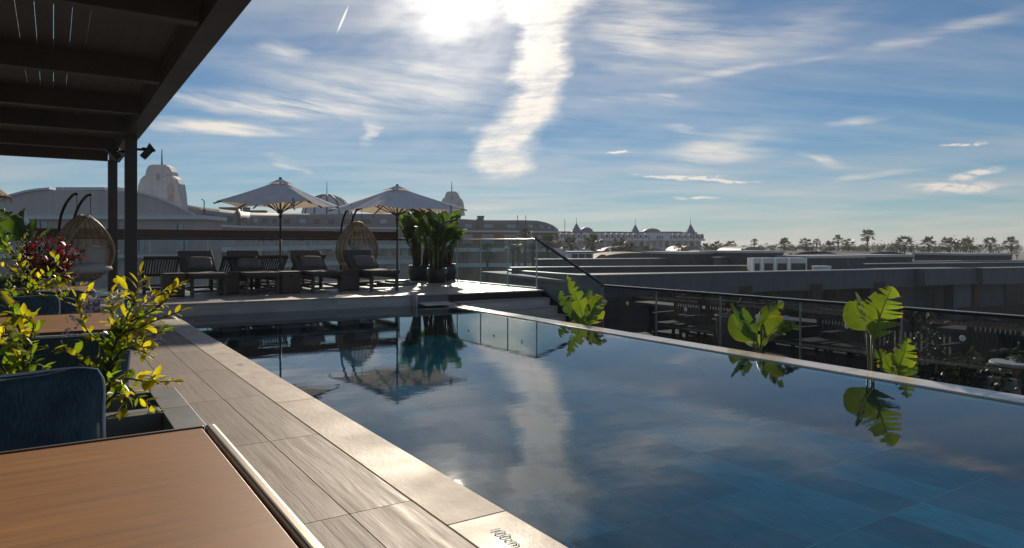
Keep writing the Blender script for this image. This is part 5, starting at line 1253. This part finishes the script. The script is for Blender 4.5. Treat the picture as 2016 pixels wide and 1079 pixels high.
def shrub(name, lab, cat, base, branches, leafL, seed, goldfn, maxobj=290, twig_r=.0035, step=.55, group=None, twigs=2, mats=('gold_leaf','green_leaf'), twigL=.10, updir=.5):
    """branches: polylines in world space; leaves sit in pairs along them and along side twigs"""
    rnd = random.Random(seed); t = thing(name, lab, cat, base, 0, group); B = Vector(base); wood_ = MB(); pl_ = []
    def leaves_on(pth, l0, goldbias):
        Ls = [0]
        for i in range(len(pth)-1): Ls.append(Ls[-1]+(pth[i+1]-pth[i]).length)
        tot = Ls[-1]; s_ = tot*l0; k = 0
        while s_ < tot:
            i = max(j for j in range(len(Ls)) if Ls[j] <= s_+1e-9); i = min(i, len(pth)-2); u = (s_-Ls[i])/max(1e-6, Ls[i+1]-Ls[i]); p = pth[i].lerp(pth[i+1], u); T = (pth[i+1]-pth[i]).normalized(); f = s_/tot
            sd = T.orthogonal(); sd.rotate(Matrix.Rotation(k*1.57+rnd.uniform(-.4,.4), 3, T)); sd.normalize()
            for sg in (1, -1):
                D = (T*.75+sd*sg*.85+Vector((0,0,.25*updir))).normalized(); N = Vector((rnd.uniform(-.6,.6), rnd.uniform(-.6,.6), 1))
                pl_.append((p, D, N, leafL*rnd.uniform(.45, 1.18)*(1-.35*f*(f > .8)), goldbias+.55*f))
            s_ += leafL*step*rnd.uniform(.8, 1.25); k += 1
        pl_.append((pth[-1], (pth[-1]-pth[-2]), Vector((rnd.uniform(-1,1),rnd.uniform(-1,1),1)), leafL*.8, goldbias+.6))
    for bi, br in enumerate(branches):
        pth = [Vector(q) for q in br]; sm = []
        for i in range(len(pth)-1):
            p0, p1, p2, p3 = pth[max(0,i-1)], pth[i], pth[i+1], pth[min(len(pth)-1,i+2)]
            for q in range(5): u = q/5; sm.append(.5*((2*p1)+(-p0+p2)*u+(2*p0-5*p1+4*p2-p3)*u*u+(-p0+3*p1-3*p2+p3)*u**3))
        sm.append(pth[-1]); n = len(sm); wood_.tube(sm, [twig_r*(1.7-1.3*i/n) for i in range(n)], 5); leaves_on(sm, .33, 0)
        for k in range(twigs):
            i = int(n*rnd.uniform(.3, .9)); p = sm[min(i, n-2)]; T = (sm[min(i+1, n-1)]-sm[min(i, n-2)]).normalized(); sd = T.orthogonal(); sd.rotate(Matrix.Rotation(rnd.uniform(0, 6.28), 3, T)); D = (T*.8+sd.normalized()*.8+Vector((0,0,.3*updir))).normalized(); l = twigL*rnd.uniform(.6, 1.3)
            tw = [p, p+D*l*.5+Vector((0,0,.01)), p+D*l+Vector((0,0,.01*rnd.uniform(-1,2)))]; wood_.tube(tw, [twig_r*.6, twig_r*.45, twig_r*.25], 4); leaves_on(tw, .3, .1)
    wood_.build('branches', 'twig', t, smooth=True, world=True)
    rnd.shuffle(pl_)
    for q in pl_[:maxobj]:
        p, D, N, s_, g = q; mt = mats[0] if rnd.random() < goldfn(p, g) else mats[1]
        inst('leaf', rnd.choice(LM[mt]), t, orient(p-B, D, N, s_))
    rest = pl_[maxobj:]
    for mt in mats:
        mb = MB(); sel = [q for q in rest if (rnd.random() < goldfn(q[0], q[4])) == (mt == mats[0])]
        src = LM[mt][0]; vs_ = [v.co.copy() for v in src.vertices]; fs_ = [tuple(p_.vertices) for p_ in src.polygons]
        for p, D, N, s_, g in sel: m = orient(p-B, D, N, s_); mb.add([m @ v for v in vs_], fs_)
        if mb.v: o = mb.build('fine_leaves', mt, t, smooth=True); o['kind'] = 'stuff'
    return t
def BP(pts, d, jit=0, dd=0):
    r_ = random.uniform(-jit, jit); return [P(x, y, d+(r_+dd)*i/(len(pts)-1)) for i, (x, y) in enumerate(pts)]
def flowers(t, pts, n=18, rad=.03, s_=.008):
    rnd = random.Random(len(pts)*7); B = t.location
    for c in pts:
        mb = MB()
        for k in range(n):
            p = c-B+Vector((rnd.gauss(0,1), rnd.gauss(0,1), rnd.gauss(0,.9)))*rad*.6; D = Vector((rnd.uniform(-1,1), rnd.uniform(-1,1)-.5, rnd.uniform(-.3,1))).normalized(); S = D.orthogonal().normalized(); U = D.cross(S)
            for j in range(5):
                a = j*1.2566; e = S*math.cos(a)+U*math.sin(a); f_ = S*math.cos(a+.5)+U*math.sin(a+.5); g_ = S*math.cos(a-.5)+U*math.sin(a-.5)
                mb.add([p, p+g_*s_*.7+D*s_*.1, p+e*s_+D*s_*.25, p+f_*s_*.7+D*s_*.1], [(0,1,2,3)])
        mb.build('flower_cluster', 'lilac', t)['kind'] = 'stuff'
d1 = 2.75
br1 = [BP(q, d1, .12, dd) for q, dd in [([(196,838),(203,770),(222,690),(265,620),(297,585),(292,556)], .15), ([(196,838),(205,765),(232,668),(285,640),(330,622),(357,612)], .05), ([(196,838),(206,750),(240,650),(300,612),(332,586),(340,570)], .1), ([(196,838),(204,750),(224,690),(180,660),(160,625),(168,585),(176,566)], .25), ([(196,838),(210,762),(248,746),(295,752),(342,750)], -.1), ([(196,838),(204,740),(228,650),(215,600),(222,570)], .3), ([(196,838),(212,790),(236,775),(246,790)], -.05), ([(196,838),(206,760),(236,700),(262,672),(300,660),(322,652)], .0), ([(200,780),(215,715),(250,660),(282,618),(318,598)], .2), ([(200,780),(190,740),(170,720),(150,700)], 0), ([(206,740),(240,690),(275,690),(292,700)], -.1), ([(206,740),(235,655),(262,600),(270,580)], .25), ([(200,800),(215,765),(225,745),(262,770),(275,785)], -.1)]]
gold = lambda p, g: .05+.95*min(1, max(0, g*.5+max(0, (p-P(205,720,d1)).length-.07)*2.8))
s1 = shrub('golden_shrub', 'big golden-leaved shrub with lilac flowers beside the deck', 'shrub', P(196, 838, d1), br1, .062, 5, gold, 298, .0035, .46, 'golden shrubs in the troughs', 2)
flowers(s1, [P(283,598,d1+.1), P(270,610,d1+.1), P(180,600,d1+.2), P(168,612,d1+.2), P(295,590,d1+.1), P(310,665,d1), P(146,632,d1+.1), P(190,592,d1+.2), P(140,660,d1+.1)], 16, .030, .0075)
br2 = [BP(q, 2.62, .12, dd) for q, dd in [([(28,790),(35,720),(40,660),(25,620),(5,592)], .1), ([(28,790),(42,720),(58,670),(66,640),(50,622)], 0), ([(28,790),(20,720),(8,690),(-12,650)], .1), ([(28,790),(40,740),(62,715),(90,725)], -.1), ([(28,790),(32,700),(14,650),(0,640)], .2), ([(28,790),(15,740),(0,720),(-20,710)], 0), ([(28,790),(45,730),(50,690),(42,672)], .1)]]
s2 = shrub('golden_shrub', 'golden-green shrub at the left edge behind the foreground cushion', 'shrub', P(28, 790, 2.62), br2, .062, 9, lambda p, g: .15+.6*g, 240, .0035, .62, 'golden shrubs in the troughs', 2)
br3 = [BP(q, 5.3, .25, dd) for q, dd in [([(52,625),(56,580),(80,545),(105,528),(124,518)], .1), ([(52,625),(50,575),(30,540),(8,520),(-6,500)], .2), ([(52,625),(52,570),(45,530),(28,505),(5,492)], .1), ([(52,625),(60,580),(95,560),(130,553),(142,548)], -.1), ([(52,625),(40,600),(15,590),(-5,585)], 0), ([(52,625),(55,570),(60,540),(48,520)], .2), ([(52,625),(65,595),(85,600),(96,605)], -.1), ([(52,625),(30,590),(10,560),(0,548)], .1), ([(52,625),(58,585),(70,560),(90,540)], .2), ([(20,620),(15,600),(30,585),(40,600)], .1), ([(70,620),(80,600),(100,590),(120,585)], 0), ([(35,620),(30,600),(50,575),(60,560)], 0)]]
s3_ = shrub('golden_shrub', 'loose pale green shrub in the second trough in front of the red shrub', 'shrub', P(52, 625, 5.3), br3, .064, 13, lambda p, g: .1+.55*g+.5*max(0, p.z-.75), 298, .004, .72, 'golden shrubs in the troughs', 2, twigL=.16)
flowers(s3_, [P(118,560,5.3), P(95,555,5.3), P(10,525,5.3)], 16, .04, .010)
rr_ = random.Random(4); brR = []
for k in range(30):
    x = rr_.uniform(28, 148); top = 482+abs(x-85)*.22+rr_.uniform(-12, 35); bx = 85+(x-85)*.35
    brR.append(BP([(bx, 582), ((bx+x)/2+rr_.uniform(-6,6), (582+top)/2), (x, top)], 7.6, .5, 0))
LM['wine_leaf'] = None
leafmat('wine_leaf', (.030,.006,.010), (.10,.012,.018), .35, .4, None, .12, .6, 25); LM['wine_leaf'] = [leaf_mesh('leaf', 1, .62, 'wine_leaf', .2, .2, 3)]
shrub('red_shrub', 'dark red leaved shrub in front of the hanging egg chair', 'shrub', P(85, 582, 7.6), brR, .058, 21, lambda p, g: .45, 298, .005, .34, None, 5, ('red_leaf','wine_leaf'), .15, 1.0)
# strelitzia at the left edge
rs = thing('strelitzia_plant', 'dark green strelitzia leaves at the left edge above the red shrub', 'plant', P(40, 570, 8.6))
bs = P(62, 560, 8.6)
def lf(px, wpx, seed, nr, tr, d=8.6, dd=0, mat='strelitzia'):
    pts = [P(x, y, d+dd*i) for i, (x, y) in enumerate(px)]; nv = (to_cam(pts[1])+Vector(nr)).normalized()
    banana_leaf(pts, wpx/F*d, nv, seed, mat, rs, tears=tr, fold=.35); stalk(rs, [bs, bs.lerp(pts[0], .55)+Vector((0,0,.02)), pts[0]], .022, .012)
lf([(52,476),(38,448),(18,425),(-8,412)], 46, 5, (.2,.2,.4), 6); lf([(50,478),(30,466),(12,468),(-6,480)], 40, 6, (0,.1,.7), 5); lf([(58,482),(62,460),(66,444),(70,430)], 22, 7, (.5,0,0), 2); lf([(52,478),(50,450),(46,432),(48,410)], 34, 8, (.5,.3,0), 5)
lf([(20,500),(5,480),(-8,470),(-22,470)], 40, 10, (.3,.1,.2), 4); lf([(72,480),(82,464),(94,454),(104,446)], 7, 12, (.5,0,.3), 0, dd=.05)
lf([(8,470),(2,450),(-4,436),(-12,426)], 36, 14, (.1,.1,.3), 4)
# straw parasol whose fringe shows at the left edge
tp = thing('straw_parasol', 'tip of a thatched straw parasol at the left edge', 'parasol', P(-72, 560, 14.0)); tp.location.z = DZ
M('straw', (.30,.21,.12), .9, var=.35, scale=30, bump=.8, bscale=60, bdist=.02)
h_ = P(-72, 385, 14).z-DZ; fr_ = MB(); rnd = random.Random(3)
fr_.lathe([(.02,h_+.62),(.45,h_+.28),(.78,h_)], 20)
for k in range(90):
    a = rnd.uniform(0, 6.28); r_ = .78; fr_.tube([(math.cos(a)*r_*.95, math.sin(a)*r_*.95, h_+.03), (math.cos(a)*r_*1.03, math.sin(a)*r_*1.03, h_-rnd.uniform(.05,.16))], [.012,.003], 4)
fr_.build('thatch', 'straw', tp); MB().tube([(0,0,0),(0,0,h_+.55)], .04, 8).build('pole', 'dark_wood_z', tp); MB().lathe([(0,.06),(.3,.06),(.32,0)], 16).build('base', 'dark_stone', tp)

# ================================================================== terrace beyond the lower glass
wood('patio_deck', (.018,.014,.011), (.042,.034,.028), axis=0, scale=1, rough=.7, bump=.3)
structure(MB().box(9.25, 15.5, -2, 11.2, -1.0, -.722).build('patio', 'patio_deck'))
def slat_chair(x, y, rz, lab):
    t = thing('slatted_chair', lab, 'chair', (x, y, -.72), rz, 'slatted garden chairs behind the lower glass')
    for sx in (-1, 1):
        MB().beam((sx*.30, -.26, 0), (sx*.30, -.22, .40), .045, .045, (0,1,0)).build('leg', 'grey_slat', t); MB().beam((sx*.30, .30, 0), (sx*.30, .40, .86), .045, .05, (0,1,0)).build('back_post', 'grey_slat', t)
        MB().box(sx*.30-.035, sx*.30+.035, -.30, .34, .56, .59).build('armrest', 'grey_slat', t)
    for k in range(9): x_ = -.24+k*.06; MB().beam((x_, .31, .36), (x_, .385, .82), .036, .014, (0,1,0)).build('back_slat', 'grey_slat', t)
    MB().beam((-.3, .39, .84), (.3, .39, .84), .05, .05).build('top_rail', 'grey_slat', t)
    for k in range(6): MB().box(-.29, .29, -.26+k*.095, -.19+k*.095, .385, .405).build('seat_slat', 'grey_slat', t)
    MB().beam((-.3, -.24, .20), (.3, -.24, .20), .03, .04).build('front_bar', 'grey_slat', t)
C_ = [(1330,'slatted chair behind glass, first from the stair'), (1395,'slatted chair behind glass, second from the stair'), (1452,'slatted chair behind glass, beside the grey pot'), (1612,'slatted chair behind glass between the two torn-leaved plants'), (1690,'slatted chair behind glass beyond the tall backlit plant'), (1925,'slatted chair behind glass near the right edge')]
for i, (px, lab) in enumerate(C_): q = XP(px, 650, 10.05); slat_chair(10.05, q.y, R(-90+random.uniform(-10, 10)), lab)
def ledge(y0, y1, x, z, lab, w_=.5):
    t = thing('bar_ledge', lab, 'counter', (x, (y0+y1)/2, -.72), 0, 'pale topped bar counters behind the glass')
    MB().box(x-w_/2, x+w_/2, y0, y1, z-.05, z).build('counter_top', 'brown_wall', t, world=True, bevel=.004)
    for yy in (y0+.2, y1-.2): MB().box(x-.06, x+.06, yy-.05, yy+.05, -.72, z-.052).build('support', 'slate_dark', t, world=True)
    MB().box(x+.07, x+.12, y0+.1, y1-.1, -.60, z-.052).build('back_panel', 'slate_dark', t, world=True)
ya, yb = XP(1440, 620, 10.9).y, XP(1265, 600, 10.9).y; ledge(ya, yb, 10.9, -.07, 'pale topped bar counter behind the glass nearest the stair')
ya, yb = XP(1700, 640, 10.9).y, XP(1500, 625, 10.9).y; ledge(ya, yb, 10.9, -.12, 'pale topped bar counter behind the glass at the middle')
ya, yb = XP(2060, 660, 10.7).y, XP(1860, 640, 10.7).y; ledge(ya, yb, 10.7, .02, 'pale topped bar counter behind the glass at the right')
fe = thing('slat_fence', 'dark vertical slat fence across the terrace behind the glass', 'fence', (11.6, 5, -.72))
mb = MB(); y = -1.5
while y < 11: mb.box(11.58, 11.62, y, y+.035, -.70, .05); y += .085
o = mb.build('slats', 'brown_slat', fe, world=True); o['kind'] = 'stuff'
for z in (-.55, -.05): MB().box(11.621, 11.66, -1.5, 11, z-.03, z+.03).build('rail', 'brown_slat', fe, world=True)
for k in range(7): MB().box(11.661, 11.74, -1.4+k*2.05, -1.32+k*2.05, -.72, .08).build('fence_post', 'brown_slat', fe, world=True)
pt_ = thing('grey_pot', 'plain grey tapered pot behind the glass beside the middle plant', 'pot', XP(1440, 690, 9.7)); pt_.location.z = -.72
MB().lathe([(0,0),(.19,0),(.21,.02),(.27,.68),(.28,.70),(.25,.70),(.24,.62),(0,.6)], 24).build('pot', 'pot_grey', pt_, smooth=True); MB().lathe([(0,.625),(.24,.615)], 16).build('soil', 'soil', pt_)
def bushy(px, X_, r_, zc, lab, seed, n=260, group='leafy shrubs behind the lower glass'):
    q = XP(px, 700, X_); rnd = random.Random(seed); t = thing('terrace_shrub', lab, 'shrub', (X_, q.y, -.72), 0, group); st_ = MB(); mb = MB(); vs_ = [v.co.copy() for v in LM['shade_leaf'][0].vertices]; fs_ = [tuple(p_.vertices) for p_ in LM['shade_leaf'][0].polygons]
    for k in range(9):
        e = Vector((rnd.gauss(0,.5)*r_, rnd.gauss(0,.6)*r_, (zc+.72)*rnd.uniform(.5,1.2))); st_.tube([(0,0,0), e*.5+Vector((0,0,.05)), e], [.012,.008,.003], 4)
        for j in range(n//9):
            f = rnd.uniform(.35, 1.05); p = e*f+Vector((rnd.gauss(0,.06), rnd.gauss(0,.06), rnd.gauss(0,.05))); m = orient(p, Vector((rnd.uniform(-1,1), rnd.uniform(-1,1), rnd.uniform(-.4,.9))), Vector((rnd.uniform(-1,1),rnd.uniform(-1,1),1)), rnd.uniform(.06,.13)); mb.add([m @ v for v in vs_], fs_)
    st_.build('stems', 'twig', t); o = mb.build('foliage', 'shade_leaf', t, smooth=True); o['kind'] = 'stuff'
bushy(1830, 9.8, .5, -.25, 'low green shrub behind the glass right of the torn-leaved plant', 1); bushy(1905, 9.6, .4, -.35, 'green shrub behind the glass in front of the right chair', 2); bushy(1975, 9.6, .55, -.2, 'dark green shrub behind the glass at the right edge', 3); bushy(1860, 10.6, .7, .1, 'taller shrub behind the glass beneath the right counter', 4)
tp2 = thing('patio_table', 'small pale topped patio table behind the glass at the right edge', 'table', XP(2000, 740, 9.55)); tp2.location.z = -.72
MB().lathe([(0,.52),(.26,.52),(.27,.50),(.26,.48),(0,.48)], 24).build('top', 'white_frame', tp2); MB().tube([(0,0,.02),(0,0,.48)], .03, 10).build('stem', 'black_metal', tp2); MB().lathe([(0,.03),(.18,.025),(.2,0)], 20).build('foot', 'black_metal', tp2)
for i, (px, X_) in enumerate([(1962, 9.45), (1990, 9.5)]):
    t = thing('lantern', ['white tapered lantern left of the small patio table', 'white tapered lantern beside the small patio table'][i], 'lantern', XP(px, 760, X_), group='white lanterns behind the glass'); t.location.z = -.72
    MB().hexa([(-.1,-.1,.02),(.1,-.1,.02),(.1,.1,.02),(-.1,.1,.02),(-.055,-.055,.30),(.055,-.055,.30),(.055,.055,.30),(-.055,.055,.30)]).build('body', 'white_frame', t, bevel=.006); MB().box(-.07,.07,-.07,.07,.301,.325).build('lid', 'white_frame', t); MB().ring([(.05*math.cos(a*.628), 0, .36+.05*math.sin(a*.628)) for a in range(10)], .005, 4).build('handle', 'black_metal', t); MB().box(-.11,.11,-.11,.11,0,.018).build('foot', 'white_frame', t)

# ================================================================== sea haze
hm = bpy.data.materials.new('haze'); hm.use_nodes = True; nt = hm.node_tree; nt.nodes.clear()
ho = nt.nodes.new('ShaderNodeOutputMaterial'); pv = nt.nodes.new('ShaderNodeVolumePrincipled'); nt.links.new(pv.outputs[0], ho.inputs['Volume'])
pv.inputs['Color'].default_value = (.86, .90, .95, 1); pv.inputs['Density'].default_value = .00042; pv.inputs['Anisotropy'].default_value = .25
MT['haze'] = hm
hz_ = MB().box(-9100, 9100, -9100, 9100, -13, 17).build('haze', 'haze'); hz_['kind'] = 'stuff'
scene.cycles.volume_bounces = 0
